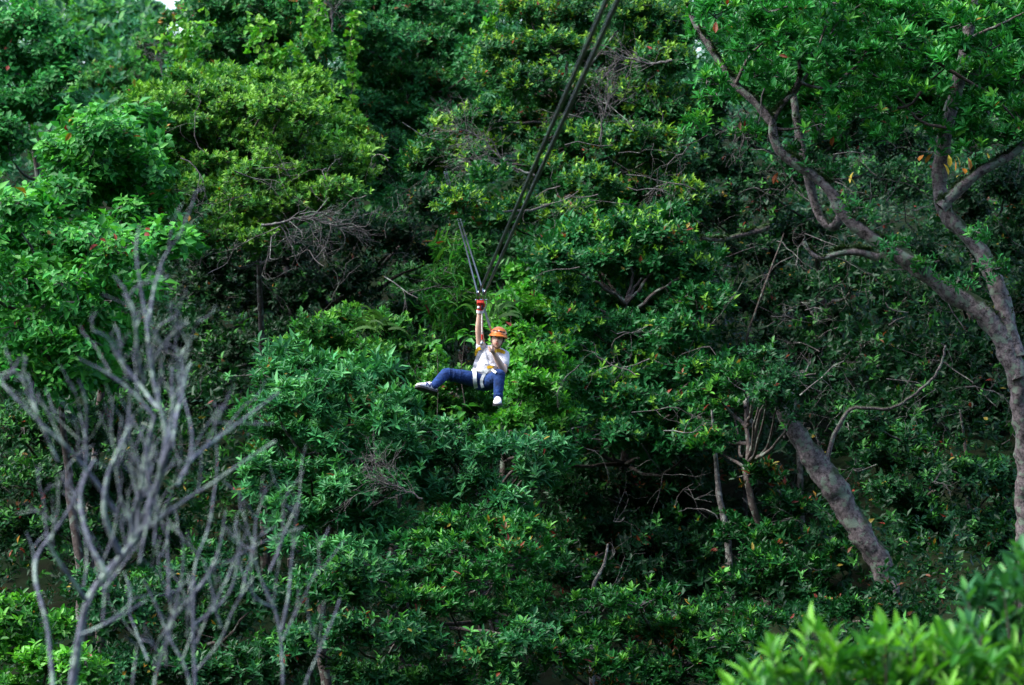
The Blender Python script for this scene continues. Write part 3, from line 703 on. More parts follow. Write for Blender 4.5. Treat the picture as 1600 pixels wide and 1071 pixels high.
# ------------------------------------------------------------------ the great right hand tree
def great_tree():
    D = 42.0
    rng = np.random.default_rng(61)
    gb = at(1608, 900, D + .6); gb[2] = gz(gb[0], gb[1]) - .2
    root = empty('limbed_tree', gb)
    tag(root, 'big tree at the right with pale mossy forked limbs and rosette leaves', 'tree')

    mossy = []

    def limb(name, pts, r0, r1, D0=D, D1=None, sides=12, mat=BARK_PALE, first=None):
        n_ = len(pts)
        Ds = np.linspace(D0, D1 if D1 is not None else D0, n_)
        P = [at(x, y, d) for (x, y), d in zip(pts, Ds)]
        if first is not None: P = [first] + P
        P = smooth_poly(P, 6, rng, .003)
        tb = bark_tube(P, np.linspace(r0, r1, 9), rng) if sides > 8 else Tubes()
        if sides <= 8: tb.add(P, np.linspace(r0, r1, len(P)), sides, .07, rng)
        link(name, tb.mesh(name), mat, root)
        if sides > 8: mossy.append((P, np.linspace(r0, r1, len(P))))
        return P
    limb('trunk', [(1606, 760), (1600, 660), (1588, 575)], .17, .135, D + .3, D, first=gb)
    limb('limb', [(1590, 590), (1560, 520), (1525, 480), (1480, 455), (1430, 415), (1385, 385), (1340, 355), (1312, 330), (1300, 300), (1262, 268), (1222, 240), (1208, 215), (1206, 185)], .135, .055)
    limb('limb', [(1588, 560), (1572, 500), (1552, 430), (1525, 385), (1492, 350), (1470, 315), (1468, 270), (1480, 200), (1500, 120), (1516, 30), (1522, -40)], .125, .07, D, D + .9)
    limb('limb', [(1470, 325), (1488, 305), (1512, 282), (1540, 262), (1590, 235), (1630, 190)], .085, .05)
    limb('limb', [(1372, 402), (1340, 392), (1310, 394), (1285, 408), (1270, 398), (1255, 378)], .065, .03)
    limb('limb', [(1206, 190), (1180, 160), (1150, 132), (1128, 105), (1108, 70), (1092, 50), (1075, 10)], .062, .035, D, D + .2)
    limb('limb', [(1207, 190), (1220, 165), (1240, 145), (1250, 120), (1248, 95)], .04, .02, mat=BARK)
    limb('limb', [(1315, 335), (1300, 360), (1276, 330), (1262, 270), (1248, 210), (1240, 150)], .07, .05, D + .5, D + .9)
    limb('limb', [(1200, 355), (1165, 365), (1125, 375), (1095, 372)], .045, .025, D + 2, D + 1.5)
    for pts in ([(1250, 130), (1290, 138), (1320, 120)], [(1380, 170), (1420, 165), (1450, 130), (1475, 108)], [(1206, 200), (1230, 203), (1255, 198)], [(1480, 200), (1440, 190), (1400, 150)], [(1515, 60), (1560, 40), (1600, 20)], [(1500, 120), (1550, 150), (1590, 190)], [(1320, 120), (1350, 90), (1360, 60)], [(1150, 130), (1170, 90), (1200, 60)], [(1500, 120), (1450, 90), (1400, 70)], [(1240, 150), (1270, 100), (1290, 40)]):
        limb('branch', pts, .028, .012, sides=6, mat=BARK)
    tw = Tubes()
    C = [(1120, 25, 44, 26), (1095, 50, 30, 22), (1180, 40, 44, 26), (1165, 75, 30, 20), (1240, 20, 46, 26), (1235, 62, 42, 24), (1200, 100, 32, 18), (1300, 45, 46, 26), (1275, 92, 40, 22), (1320, 12, 46, 24),
         (1360, 38, 46, 26), (1350, 85, 44, 24), (1420, 20, 48, 26), (1410, 65, 46, 26), (1430, 108, 42, 22), (1490, 45, 48, 28), (1480, 95, 44, 24), (1550, 30, 48, 30), (1545, 80, 48, 28), (1600, 60, 44, 34), (1535, 122, 44, 24), (1590, 125, 44, 30),
         (1230, 122, 28, 14), (1300, 128, 34, 16), (1345, 152, 38, 20), (1375, 128, 40, 20), (1370, 175, 30, 18), (1450, 150, 36, 20), (1430, 182, 30, 14), (1550, 175, 46, 28), (1600, 190, 40, 34), (1520, 205, 34, 22), (1565, 222, 42, 24), (1520, 238, 28, 16),
         (1180, 120, 24, 12), (1290, 178, 26, 14), (1280, 200, 22, 12), (1130, 70, 26, 14), (1640, 100, 40, 60), (1130, 150, 30, 18), (1165, 215, 22, 16), (1100, 130, 32, 20), (1085, 205, 28, 22), (1235, 232, 18, 12), (1255, 262, 18, 10), (1335, 330, 18, 10), (1300, 270, 16, 10), (1400, 385, 18, 9), (1445, 412, 16, 8), (1490, 440, 14, 8), (1520, 365, 16, 10), (1555, 420, 14, 10), (1470, 215, 24, 14), (1390, 215, 22, 12), (1240, -20, 60, 24), (1380, -25, 60, 24), (1500, -20, 60, 24), (1310, 210, 20, 12)]
    for px, py, rx, rz in C:
        d = D + rng.uniform(-.7, .5)
        c = at(px, py, d); r = np.array([rx * K * d, .34, rz * K * d])
        lv = Leaves()
        n = int(max(14, 1.7 * math.pi * rx * rz / (18 * 18 * .55)))
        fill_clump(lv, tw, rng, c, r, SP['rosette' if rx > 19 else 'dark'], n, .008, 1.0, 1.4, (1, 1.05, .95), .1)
        o = link('foliage_clump', lv.mesh('foliage_clump'), LEAF_GLOSS, root); o['kind'] = 'stuff'
    # added canopy behind the boughs, keeping sky light off the understory
    lv = Leaves(True)
    for i in range(170):
        d = rng.uniform(43.5, 52.5)
        c = np.array([rng.uniform(.070, .185) * d, d, rng.uniform(2.7, 4.7) + (d - 43) * .16])
        fill_clump(lv, None, rng, c, np.array([.75, .75, .35]), SP['rosette'], 46, .008, 1.3, .9, (1, 1.0, 1), .08)
    o = link('shading_foliage', lv.mesh('shading_foliage'), LEAF_GLOSS, root); o['kind'] = 'stuff'
    # moss and small ferns riding on the limbs
    lv = Leaves(True)
    for P, rr in mossy:
        n = int(len(P) * 26); k = rng.integers(0, len(P) - 1, n); f = rng.random(n)[:, None]
        patch = np.sin(k * .9 + rng.uniform(0, 6)) + rng.normal(0, .5, n) > .1
        q = P[k] * (1 - f) + P[k + 1] * f + rng.normal(0, .35, (n, 3)) * rr[k][:, None] * np.array([1, 1, .2]) + np.array([0, 0, 1.0]) * rr[k][:, None] * .95
        q = q[patch]; m_ = len(q)
        rosettes(lv, rng, q, unit(np.array([0, -.2, 1.0]) + rng.normal(0, .5, (m_, 3))), dict(m=5, L=.05, W=.018, a=(20, 90), c=(.022, .05, .014), y=(.06, .11, .03), py=.15, dr=.3), .0, 1.0)
    o = link('moss', lv.mesh('moss'), LEAF_MATTE, root); o['kind'] = 'stuff'
    # leafless pale twig hanging left of the limb
    for a, b in (((1195, 138), (1170, 180)), ((1170, 180), (1152, 205)), ((1165, 185), (1172, 225))):
        p0, p1 = at(*a, D - .2), at(*b, D - .2)
        twig_spray(tw, rng, p0, p1 - p0, np.linalg.norm(p1 - p0) * 1.1, .014, 3, .45, (2, 3), -.12, .15)
    o = link('twigs', tw.mesh('twigs', False), BARK_GREY, root); o['kind'] = 'stuff'
    # single coloured leaves one can pick out
    me = single_leaf('leaf_autumn', .17, .075)
    for i, (px, py, c) in enumerate([(1436, 252, 0), (1446, 256, 0), (1484, 262, 1), (1492, 268, 0), (1500, 262, 1), (1494, 278, 1), (1508, 272, 0), (1482, 274, 1), (1516, 266, 0), (1208, 288, 2), (1215, 286, 2), (1328, 287, 1), (1336, 289, 1), (1300, 229, 2), (1118, 52, 2)]):
        o = bpy.data.objects.new('leaf', me[c]); col.objects.link(o); o.parent = root
        o.matrix_parent_inverse = Matrix.Translation(-Vector(root.location))
        o.location = at(px, py, D - .3); o.rotation_euler = (rng.uniform(.6, 1.6), rng.uniform(-.5, .5), rng.uniform(0, 6.28))


def single_leaf(name, L, W):
    out = []
    for k, c in enumerate([(.55, .20, .015), (.50, .38, .02), (.45, .10, .02)]):
        m, t, p, o_ = mat_new(name + '_' + 'abc'[k])
        p.inputs['Base Color'].default_value = (*c, 1); p.inputs['Roughness'].default_value = .5
        no = t.nodes.new('ShaderNodeTexNoise'); no.inputs['Scale'].default_value = 20
        cr = t.nodes.new('ShaderNodeValToRGB')
        cr.color_ramp.elements[0].color = (*[v * .55 for v in c], 1); cr.color_ramp.elements[1].color = (*c, 1)
        t.links.new(no.outputs['Fac'], cr.inputs['Fac']); t.links.new(cr.outputs['Color'], p.inputs['Base Color'])
        v = [(0, 0, 0), (W * .48, L * .3, W * .15), (W * .4, L * .68, W * .1), (0, L, -.02), (-W * .4, L * .68, W * .1), (-W * .48, L * .3, W * .15), (0, L * .35, 0), (0, L * .7, 0)]
        me = bpy.data.meshes.new(name); me.from_pydata(v, [], [(0, 1, 6), (1, 2, 7, 6), (2, 3, 7), (3, 4, 7), (4, 5, 6, 7), (5, 0, 6)])
        me.materials.append(m); out.append(me)
    return out


great_tree()


# ------------------------------------------------------------------ single trunks in the shade
def bare_trunk(name, label, pts, D, r0, r1, mat, seed, cat='tree', extra=()):
    rng = np.random.default_rng(seed)
    P = [at(x, y, D) for x, y in pts]
    g = P[-1].copy(); g[2] = min(gz(g[0], g[1]) - .1, g[2] - .1)
    P = P + [g]
    P = smooth_poly(P[::-1], 7)
    root = empty(name, P[0]); tag(root, label, cat)
    tb = bark_tube(P, r0 if isinstance(r0, list) else np.linspace(r0, r1, 6), rng, 16)
    link('stem', tb.mesh('stem'), mat, root)
    for e in extra:
        Q = smooth_poly([at(x, y, D) for x, y in e], 6, rng, .008)
        tb = Tubes(); tb.add(Q, np.linspace(r1 * .6, r1 * .25, len(Q)), 7, .06, rng)
        link('branch', tb.mesh('branch'), mat, root)
    return root


bare_trunk('leaning_tree', 'pale peeling trunk leaning left in the shade at the lower right', [(1206, 604), (1218, 634), (1245, 680), (1285, 735), (1325, 800), (1362, 860), (1392, 918)], 43.6, [.15, .15, .16, .175, .17, .15, .11, .035], .06, BARK_PALE, 71, 'tree',
           extra=[[(1212, 630), (1200, 590), (1215, 575), (1245, 588), (1275, 584)], [(1290, 740), (1300, 690), (1330, 640), (1390, 638), (1430, 615), (1465, 580), (1478, 540)], [(1212, 625), (1230, 660), (1225, 685)]])
bare_trunk('slender_tree', 'slender whitish trunk left of the leaning trunk', [(1112, 640), (1120, 735), (1124, 780), (1132, 815), (1138, 850)], 46.2, .07, .018, BARK_WHITE, 72, extra=[[(1135, 830), (1110, 800), (1080, 795), (1060, 800)]])
bare_trunk('slender_tree', 'slender dim trunk just behind the upper leaning trunk', [(1240, 600), (1248, 700), (1250, 750), (1252, 805)], 49, .06, .02, BARK_WHITE, 73)
bare_trunk('slender_tree', 'short pale crooked trunk above the bottom bush with red leaves', [(950, 850), (945, 880), (934, 905), (926, 930)], 42.5, .05, .015, BARK_WHITE, 74)
bare_trunk('slender_tree', 'thin mossy trunk at the right edge of the understory', [(1500, 640), (1510, 720), (1512, 800), (1500, 880)], 47.5, .05, .012, BARK, 76)
bare_trunk('slender_tree', 'thin dark trunk below the right end of the great limb', [(1225, 365), (1205, 420), (1180, 490), (1165, 560)], 49.5, .04, .01, BARK, 77)


# ------------------------------------------------------------------ bare branches on the slope
def bare_branch(label, pts, D, r0, seed, depth=3, dirz=0.0):
    rng = np.random.default_rng(seed)
    P = smooth_poly([at(x, y, D) for x, y in pts], 5, rng, .01)
    root = empty('bare_branch', P[0]); tag(root, label, 'branch', 'dead branches among the foliage')
    tb = Tubes(); tb.add(P, np.linspace(r0, r0 * .4, len(P)), 7, .05, rng)
    link('stem', tb.mesh('stem'), BARK_GREY, root)
    tw = Tubes()
    for i in range(len(P) // 4, len(P)):
        for _ in range(2):
            d = unit((P[min(i + 1, len(P) - 1)] - P[i - 1])[None])[0]
            twig_spray(tw, rng, P[i], d + rng.normal(0, .5, 3) + np.array([0, 0, dirz]), rng.uniform(.25, .55), r0 * .35, depth - 1, .5, (2, 3), 0, .2)
    o = link('twigs', tw.mesh('twigs', False), BARK_GREY, root); o['kind'] = 'stuff'


bare_branch('dead branch reaching right across the dark hollow on the left', [(408, 352), (435, 350), (465, 342), (500, 345), (540, 358)], 46.5, .022, 81)
bare_branch('dead branch left of the zip cables pointing left', [(835, 275), (800, 262), (770, 258), (740, 255)], 50, .022, 82)
bare_branch('dead upright sprig just left of the cables near the top', [(810, 270), (780, 245), (750, 215), (715, 200)], 50.5, .016, 83)
bare_branch('pale forked dead sprig right of the zip cables', [(938, 222), (940, 195), (945, 175), (952, 150)], 50, .018, 84)
bare_branch('thin bare twigs below the sky gap at the top left', [(255, 125), (250, 100), (240, 75)], 66, .016, 85)
bare_branch('dead twigs at the top edge right of the lime vines', [(520, 50), (518, 20), (512, -5)], 57, .018, 86)
bare_branch('dark horizontal branch right of the cables near the top', [(1050, 95), (1020, 100), (985, 92), (965, 92)], 50, .026, 87, 2)
bare_branch('bare twigs among the pale bush under the rider', [(660, 780), (630, 765), (600, 755)], 41.6, .014, 88)


# ------------------------------------------------------------------ gully plants round the rider
def blade_clump(name, label, cat, px, py, D, n, L, W, seed, c=(.05, .16, .02), spread=.5, droop=.5):
    """arching strap leaves springing from one root"""
    rng = np.random.default_rng(seed)
    p = at(px, py, D)
    root = empty(name, p); tag(root, label, cat)
    V, F, Cc = [], [], []
    k = 6
    for i in range(n):
        az = rng.uniform(0, 6.283); tilt = abs(rng.normal(0, spread))
        d = np.array([math.cos(az) * math.sin(tilt), math.sin(az) * math.sin(tilt), math.cos(tilt)])
        l = L * rng.uniform(.6, 1.15); q = p + rng.normal(0, 1, 3) * np.array([.12, .1, .05])
        pts = [q]
        for j in range(k):
            d = unit((d + np.array([math.cos(az) * .12, math.sin(az) * .12, -droop * .28 * (j + 1) / k * 2]))[None])[0]
            pts.append(pts[-1] + d * l / k)
        pts = np.array(pts); tg = unit(np.gradient(pts, axis=0)); sd_ = unit(np.cross(tg, np.array([[math.sin(az), -math.cos(az), .3]])))
        wd = W * np.array([.5, .9, 1, .9, .7, .4, .05])[:, None]
        b = len(V) * (2 * (k + 1))
        V.append(np.concatenate([pts + sd_ * wd * .5, pts - sd_ * wd * .5]))
        for j in range(k): F.append((b + j, b + j + 1, b + k + 1 + j + 1, b + k + 1 + j))
        Cc.append(np.tile(np.array(c) * rng.uniform(.6, 1.3), (2 * (k + 1), 1)))
    me = np_mesh('blades', np.concatenate(V), np.array(F), np.full(len(F), 4), np.concatenate(Cc))
    o = link('blades', me, LEAF_SOFT, root); o['kind'] = 'stuff'


tree('bamboo_clump', 'feathery narrow leaved bamboo in the gully left of the pulley', 'bamboo', 50.5, [(700, 390, 30, 26), (728, 400, 26, 24), (690, 430, 32, 26), (725, 440, 32, 26), (705, 470, 34, 26), (738, 480, 30, 26), (680, 480, 26, 26), (715, 510, 32, 22), (752, 430, 22, 24), (765, 470, 24, 22)], 'bamboo', 90, rt=.03, tone=1.7, dens=1.0, young=.5)
blade_clump('arching_fern', 'fern with pale drooping fronds just right of the pulley', 'fern', 771, 496, 47.5, 20, .5, .045, 93, c=(.08, .19, .05), spread=.7, droop=.9)
blade_clump('arching_fern', 'fern at the top of the shrub left of the rider', 'fern', 590, 515, 45, 20, .45, .04, 94, c=(.05, .13, .02), spread=.8, droop=.9)


def big_leaf_plant(label, px, py, D, seed, n=13, L=.26, W=.10, c=(.055, .22, .035)):
    """young plant whose large leaves can be told apart"""
    rng = np.random.default_rng(seed)
    p = at(px, py, D)
    root = empty('large_leaved_plant', p); tag(root, label, 'plant')
    v = [(0, 0, 0), (W * .42, L * .25, W * .12), (W * .5, L * .55, W * .08), (0, L, -L * .25), (-W * .5, L * .55, W * .08), (-W * .42, L * .25, W * .12), (0, L * .28, 0), (0, L * .6, -L * .06)]
    me = bpy.data.meshes.new('leaf'); me.from_pydata(v, [], [(0, 1, 6), (1, 2, 7, 6), (2, 3, 7), (3, 4, 7), (4, 5, 6, 7), (5, 0, 6)])
    a = me.attributes.new('Col', 'FLOAT_COLOR', 'POINT'); a.data.foreach_set('color', np.tile(np.array([*c, 1]), (8, 1)).ravel())
    me.materials.append(LEAF_SOFT)
    top = Vector(p) + Vector((0, 0, .1))
    for i in range(n):
        o = bpy.data.objects.new('leaf', me); col.objects.link(o); o.parent = root
        o.matrix_parent_inverse = Matrix.Translation(-Vector(root.location))
        o.location = top + Vector((rng.normal(0, .05), rng.normal(0, .05), rng.normal(0, .06)))
        o.rotation_euler = (rng.uniform(-.5, .5) - .1, rng.normal(0, .25), i * 2.4 + rng.normal(0, .2))
        s = rng.uniform(.7, 1.15); o.scale = (s, s, s)
    tb = Tubes(); q = np.array(top); g = p.copy(); g[2] -= .9
    tb.add(smooth_poly([g, (g + q) / 2 + rng.normal(0, .04, 3), q], 4), np.linspace(.008, .005, 9), 6)
    link('stem', tb.mesh('stem'), BARK, root)


big_leaf_plant('young plant with large spreading leaves left of the rider at chest height', 727, 533, 44.2, 101)
big_leaf_plant('large leaved plant above the shrub left of the rider, next to a fern', 683, 556, 44.6, 102, 11, .24)
big_leaf_plant('large leaved plant in the gully right of the zip pulley', 800, 470, 48, 103, 13, .26)
big_leaf_plant('large leaved plant under the hanging foot of the rider', 716, 655, 43.8, 104, 10, .2)


# ------------------------------------------------------------------ foreground: dead shrubs
def dead_shrub(label, D, stems, seed, ntw, r_scale=1.0, ground_pts=(), tdepth=3, sprays=()):
    rng = np.random.default_rng(seed)
    g = at(*stems[0][0][0], D); g[2] = gz(g[0], g[1]) - .05
    root = empty('dead_shrub', g); tag(root, label, 'shrub', 'dead shrubs in the foreground')
    tw = Tubes()
    for i, (pts, r0, r1) in enumerate(stems):
        ph = rng.uniform(0, 6); dd = rng.uniform(.1, .35) if i else .05
        P = [at(x, y, D + dd * math.sin(ph + .5 * k)) for k, (x, y) in enumerate(pts)]
        if i in ground_pts:
            q = P[0].copy(); q[2] = gz(q[0], q[1]) - .05; P = [q] + P
        P = kinked(P, rng, .012)
        tb = bark_tube(P, np.linspace(r0, r1, 6) * r_scale, rng, 9, .03, .10)
        link('stem' if i in ground_pts else 'branch', tb.mesh('branch'), BARK_DEAD, root)
        for _ in range(ntw):
            k = rng.integers(len(P) // 4, len(P))
            d = unit((P[min(k + 1, len(P) - 1)] - P[max(k - 1, 0)])[None])[0]
            r_ = max(r1 * r_scale * rng.uniform(.5, .9), .0055)
            twig_spray(tw, rng, P[k], d * .7 + rng.normal(0, .3, 3) + np.array([.0, 0, .6]), rng.uniform(.2, .5) * (.35 + .65 * min(1, max(0, (.1 - P[k][2]) / .9))), r_, tdepth - 1 if rng.random() < .7 else tdepth, .42, (1, 2), .05, .13, 3, .0035)
    for (x0, x1, y0, y1, n) in sprays:              # fine upright shoots
        for _ in range(n):
            p = at(rng.uniform(x0, x1), rng.uniform(y0, y1), D + rng.normal(0, .25))
            twig_spray(tw, rng, p, np.array([rng.normal(.12, .28), rng.normal(0, .2), 1.0]), rng.uniform(.2, .5), rng.uniform(.0055, .010), 2, .42, (1, 3), .06, .09, 3, .0035)
    o = link('twigs', tw.mesh('twigs', False), BARK_DEAD, root); o['kind'] = 'stuff'


dead_shrub('tall bare grey dead shrub with lichen at the lower left foreground', 18.0, [
    ([(111, 1071), (121, 994), (135, 939), (166, 897), (204, 852), (222, 832), (240, 780), (253, 717), (262, 690), (253, 654), (240, 603), (233, 556), (233, 502), (220, 451), (209, 394), (216, 350)], .052, .008),
    ([(87, 1071), (76, 994), (55, 915), (48, 887), (62, 850), (87, 832), (114, 787), (138, 735), (138, 640), (125, 598)], .024, .009),
    ([(222, 832), (250, 814), (277, 790), (332, 755), (380, 720), (430, 690)], .018, .007),
    ([(135, 939), (110, 900), (80, 866), (75, 850)], .022, .010),
    ([(166, 897), (149, 873), (128, 814), (120, 770), (150, 720)], .026, .010),
    ([(190, 870), (170, 830), (159, 800), (165, 740), (190, 690), (210, 650)], .028, .010),
    ([(233, 500), (243, 441), (253, 404), (277, 370)], .016, .006),
    ([(238, 575), (240, 553), (262, 536), (280, 519), (278, 503)], .013, .006),
    ([(236, 560), (243, 509), (260, 503), (276, 496)], .012, .006),
    ([(250, 640), (228, 617), (202, 586), (179, 539), (160, 522), (145, 519)], .018, .007),
    ([(240, 650), (219, 617), (170, 585), (125, 559)], .017, .007),
    ([(225, 600), (213, 566), (213, 512), (206, 465), (182, 434)], .016, .006),
    ([(270, 700), (280, 630), (290, 595), (297, 566)], .016, .008),
    ([(290, 740), (304, 687), (296, 650), (290, 618)], .014, .006),
    ([(262, 690), (270, 640), (263, 600), (270, 573)], .018, .009),
    ([(277, 760), (304, 710), (337, 687), (405, 640), (440, 610)], .018, .006),
    ([(180, 800), (138, 740), (98, 691), (40, 637), (0, 593)], .018, .007),
    ([(90, 720), (60, 660), (51, 627), (44, 583)], .014, .006),
    ([(204, 852), (230, 800), (250, 760), (262, 690)], .036, .022),
    ([(204, 852), (205, 800), (225, 769), (228, 700), (240, 650)], .028, .014),
    ([(121, 994), (160, 980), (190, 960), (230, 935)], .014, .006),
    ([(30, 560), (20, 600), (-20, 590)], .01, .005),
], 111, 2, .62, (0, 1), 3, [(90, 180, 840, 960, 5), (180, 300, 780, 900, 6)])
dead_shrub('grey dead shrub of upright twigs right of the tall dead shrub', 18.8, [
    ([(300, 1071), (285, 1030), (263, 991), (240, 940), (225, 908)], .022, .012),
    ([(305, 1071), (300, 980), (301, 908), (310, 870), (326, 839), (335, 780)], .030, .010),
    ([(301, 930), (330, 900), (345, 860), (350, 800)], .020, .008),
    ([(263, 991), (280, 940), (290, 880), (285, 830)], .018, .008),
    ([(300, 980), (350, 940), (370, 890), (375, 830)], .018, .008),
    ([(305, 1050), (340, 1010), (360, 960), (395, 900)], .016, .008),
    ([(240, 1071), (250, 1020), (270, 960)], .016, .008),
], 112, 1, .5, (0, 1, 6), 3, [(220, 360, 900, 1000, 4), (150, 380, 1000, 1080, 5)])
dead_shrub('thin forked dead shrub at the bottom, third from the left edge', 19.5, [
    ([(440, 1071), (442, 1020), (440, 984), (428, 950), (416, 925), (400, 890)], .026, .012),
    ([(440, 984), (448, 950), (452, 900), (454, 863)], .018, .008),
    ([(430, 950), (400, 940), (382, 910), (372, 870)], .014, .008),
    ([(442, 1000), (462, 960), (470, 920)], .012, .007),
], 113, 1, .5, (0,), 3, [(400, 460, 890, 960, 2)])
dead_shrub('single thin dead stalk slanting right beside the third dead shrub', 19.2, [
    ([(470, 1071), (484, 1050), (502, 1012), (518, 975), (533, 939)], .013, .006),
    ([(502, 1012), (494, 995), (490, 980)], .010, .006),
], 114, 1, .8, (0,), 1)

# ------------------------------------------------------------------ foreground: bright leafy bush
def curved_leaf(name, L, W, c, bend):
    k = 5; V = []; F = []
    prof = [.12, .62, 1.0, .92, .55, .04]
    for j in range(k + 1):
        s = j / k; y = L * s * (1 - .12 * bend * s); z = -bend * L * .32 * s * s
        wd = W * .5 * prof[j]
        V += [(-wd, y, z + wd * .35), (0, y, z), (wd, y, z + wd * .35)]
    for j in range(k):
        b = j * 3
        F += [(b, b + 1, b + 4, b + 3), (b + 1, b + 2, b + 5, b + 4)]
    me = bpy.data.meshes.new(name); me.from_pydata(V, [], F)
    me.polygons.foreach_set('use_smooth', [True] * len(F))
    a = me.attributes.new('Col', 'FLOAT_COLOR', 'POINT'); a.data.foreach_set('color', np.tile(np.array([*c, 1]), (len(V), 1)).ravel())
    return me


def leafy_bush(name, label, D, shoots, seed, L, W, cols, mat, base_px, nl=9, max_parts=300, fill=None):
    rng = np.random.default_rng(seed)
    b = at(base_px, 1000, D + .2); b[2] = gz(b[0], b[1]) - .05
    root = empty(name, b); tag(root, label, 'bush')
    meshes = [curved_leaf('leaf', L, W * f, c, bd) for c in cols for f in (.85, 1.1) for bd in (.25, .9)]
    for m_ in meshes: m_.materials.append(mat)
    n_obj = 0
    st = Tubes(); lv = Leaves()
    for (px, py, dd) in shoots:
        p = at(px, py, D + dd)
        lean = np.array([(px - base_px) * K * D * .25, rng.normal(0, .15), 1.0])
        A = unit((lean + rng.normal(0, .12, 3))[None])[0]
        q0 = b + (p - b) * .25 + rng.normal(0, .05, 3)
        st.add(smooth_poly([q0, (q0 + p) / 2 + rng.normal(0, .05, 3), p], 3), np.linspace(.014, .005, 7), 5)
        for k in range(nl):
            t = math.radians(rng.uniform(12, 30) + 55 * k / nl)
            ph = k * 2.4 + rng.normal(0, .3)
            u, v_ = perp_frame(A[None]); rad = u[0] * math.cos(ph) + v_[0] * math.sin(ph)
            ax = A * math.cos(t) + rad * math.sin(t); nr = A * math.sin(t) - rad * math.cos(t)
            org = p - A * (.016 * k + .02)
            if n_obj < max_parts:
                ax_ = Vector(ax); nr_ = Vector(nr); sd_ = ax_.cross(nr_).normalized(); nr_ = sd_.cross(ax_).normalized()
                o = bpy.data.objects.new('leaf', meshes[rng.integers(0, len(meshes))]); col.objects.link(o)
                M = Matrix((( sd_.x, ax_.x, nr_.x, 0), (sd_.y, ax_.y, nr_.y, 0), (sd_.z, ax_.z, nr_.z, 0), (0, 0, 0, 1)))
                s = rng.uniform(.7, 1.15)
                o.parent = root; o.matrix_parent_inverse = Matrix.Translation(-Vector(root.location))
                o.matrix_basis = Matrix.Translation(Vector(org)) @ M @ Matrix.Scale(s, 4)
                n_obj += 1
            else:
                c = np.array(cols[rng.integers(0, len(cols))])[None] * rng.uniform(.8, 1.1)
                lv.add(org[None], ax[None], nr[None], np.array([L * rng.uniform(.7, 1.1)]), np.array([W]), c, .2)
    if fill is not None:
        P = np.array([at(x, y, D + dd) for x, y, dd in fill])
        A = unit(np.array([0, -.1, 1.0]) + rng.normal(0, .3, P.shape))
        s = dict(m=9, L=L, W=W, a=(20, 80), c=cols[0], y=cols[-1], py=.3, dr=.2)
        rosettes(lv, rng, P, A, s, 0, .95)
    if lv.v:
        o = link('inner_foliage', lv.mesh('inner_foliage'), mat, root); o['kind'] = 'stuff'
    link('stems', st.mesh('stems'), BARK, root)
    return root


def bush_shoots(rng, outline, n, depth):
    xs = [o[0] for o in outline]; ys = [o[1] for o in outline]
    out = []
    for i in range(n):
        x = rng.uniform(xs[0], xs[-1]); top = np.interp(x, xs, ys)
        y = top + abs(rng.normal(0, 1)) * 26 if i < n * .6 else top + rng.uniform(25, 150)
        out.append((x, y, rng.uniform(-depth, depth)))
    out.sort(key=lambda s: s[1] - np.interp(s[0], xs, ys) + 60 * s[2])
    return out


_r = np.random.default_rng(121)
ol = [(1125, 1090), (1150, 1045), (1190, 1022), (1235, 995), (1270, 968), (1310, 970), (1350, 958), (1400, 985), (1450, 985), (1510, 968), (1560, 985), (1600, 975), (1680, 960)]
leafy_bush('foreground_bush', 'bright fresh green bush in the near foreground at the bottom right corner', 19.0, bush_shoots(_r, ol, 62, .45), 122, .175, .046,
           [(.035, .16, .02), (.075, .27, .022), (.12, .36, .028), (.16, .43, .035)], LEAF_SOFT, 1400, 9, 300,
           [(x, np.interp(x, [o[0] for o in ol], [o[1] for o in ol]) + _r.uniform(35, 260), _r.uniform(-.5, .6)) for x in _r.uniform(1120, 1680, 330)])
ol2 = [(1495, 925), (1525, 905), (1560, 885), (1585, 860), (1620, 845), (1680, 840)]
leafy_bush('foreground_bush', 'dark glossy bush in the foreground at the right edge above the bright bush', 19.5, bush_shoots(_r, ol2, 16, .3), 123, .16, .06,
           [(.025, .12, .04), (.04, .17, .05), (.07, .25, .05)], LEAF_GLOSS, 1660, 8, 130,
           [(x, np.interp(x, [o[0] for o in ol2], [o[1] for o in ol2]) + _r.uniform(20, 200), _r.uniform(0, .7)) for x in _r.uniform(1520, 1690, 70)])


# ------------------------------------------------------------------ zip line
CAB = plain('cable_steel', (.035, .037, .042), .45, .5, .5)
STEEL = plain('pulley_steel', (.55, .56, .58), .3, .5, .9)
DARK = plain('dark_plastic', (.02, .02, .024), .5)
PUL = np.array([-.385, 39.9, .585])                     # where the trolley runs


def cable(label, dx, dz):
    P = [np.array([2.95, -25, 5.75]), np.array([1.63, 0, 3.72]), np.array([.63, 20, 2.14]), PUL + np.array([0, -.06, .0]), PUL + np.array([0, .06, .0]),
         np.array([-.67, 45.8, 1.47]), np.array([-1.42, 61, 3.75])]
    P = np.array(P) + np.array([1, 1, 1, 1, 1, .55, .5])[:, None] * np.array([dx, 0, dz])
    tb = Tubes()
    out = [P[0]]
    for a, b in zip(P[:-1], P[1:]):
        for s in np.linspace(0, 1, 9)[1:]: out.append(a + (b - a) * s)
    tb.add(np.array(out), np.where(np.array(out)[:, 1] < 39, .0185, .0125), 8)
    o = link('zip_line_cable', tb.mesh('zip_line_cable'), CAB)
    tag(o, label, 'cable')


cable('left of the two dark steel zip line cables', -.038, 0)
cable('right of the two dark steel zip line cables', .038, .012)


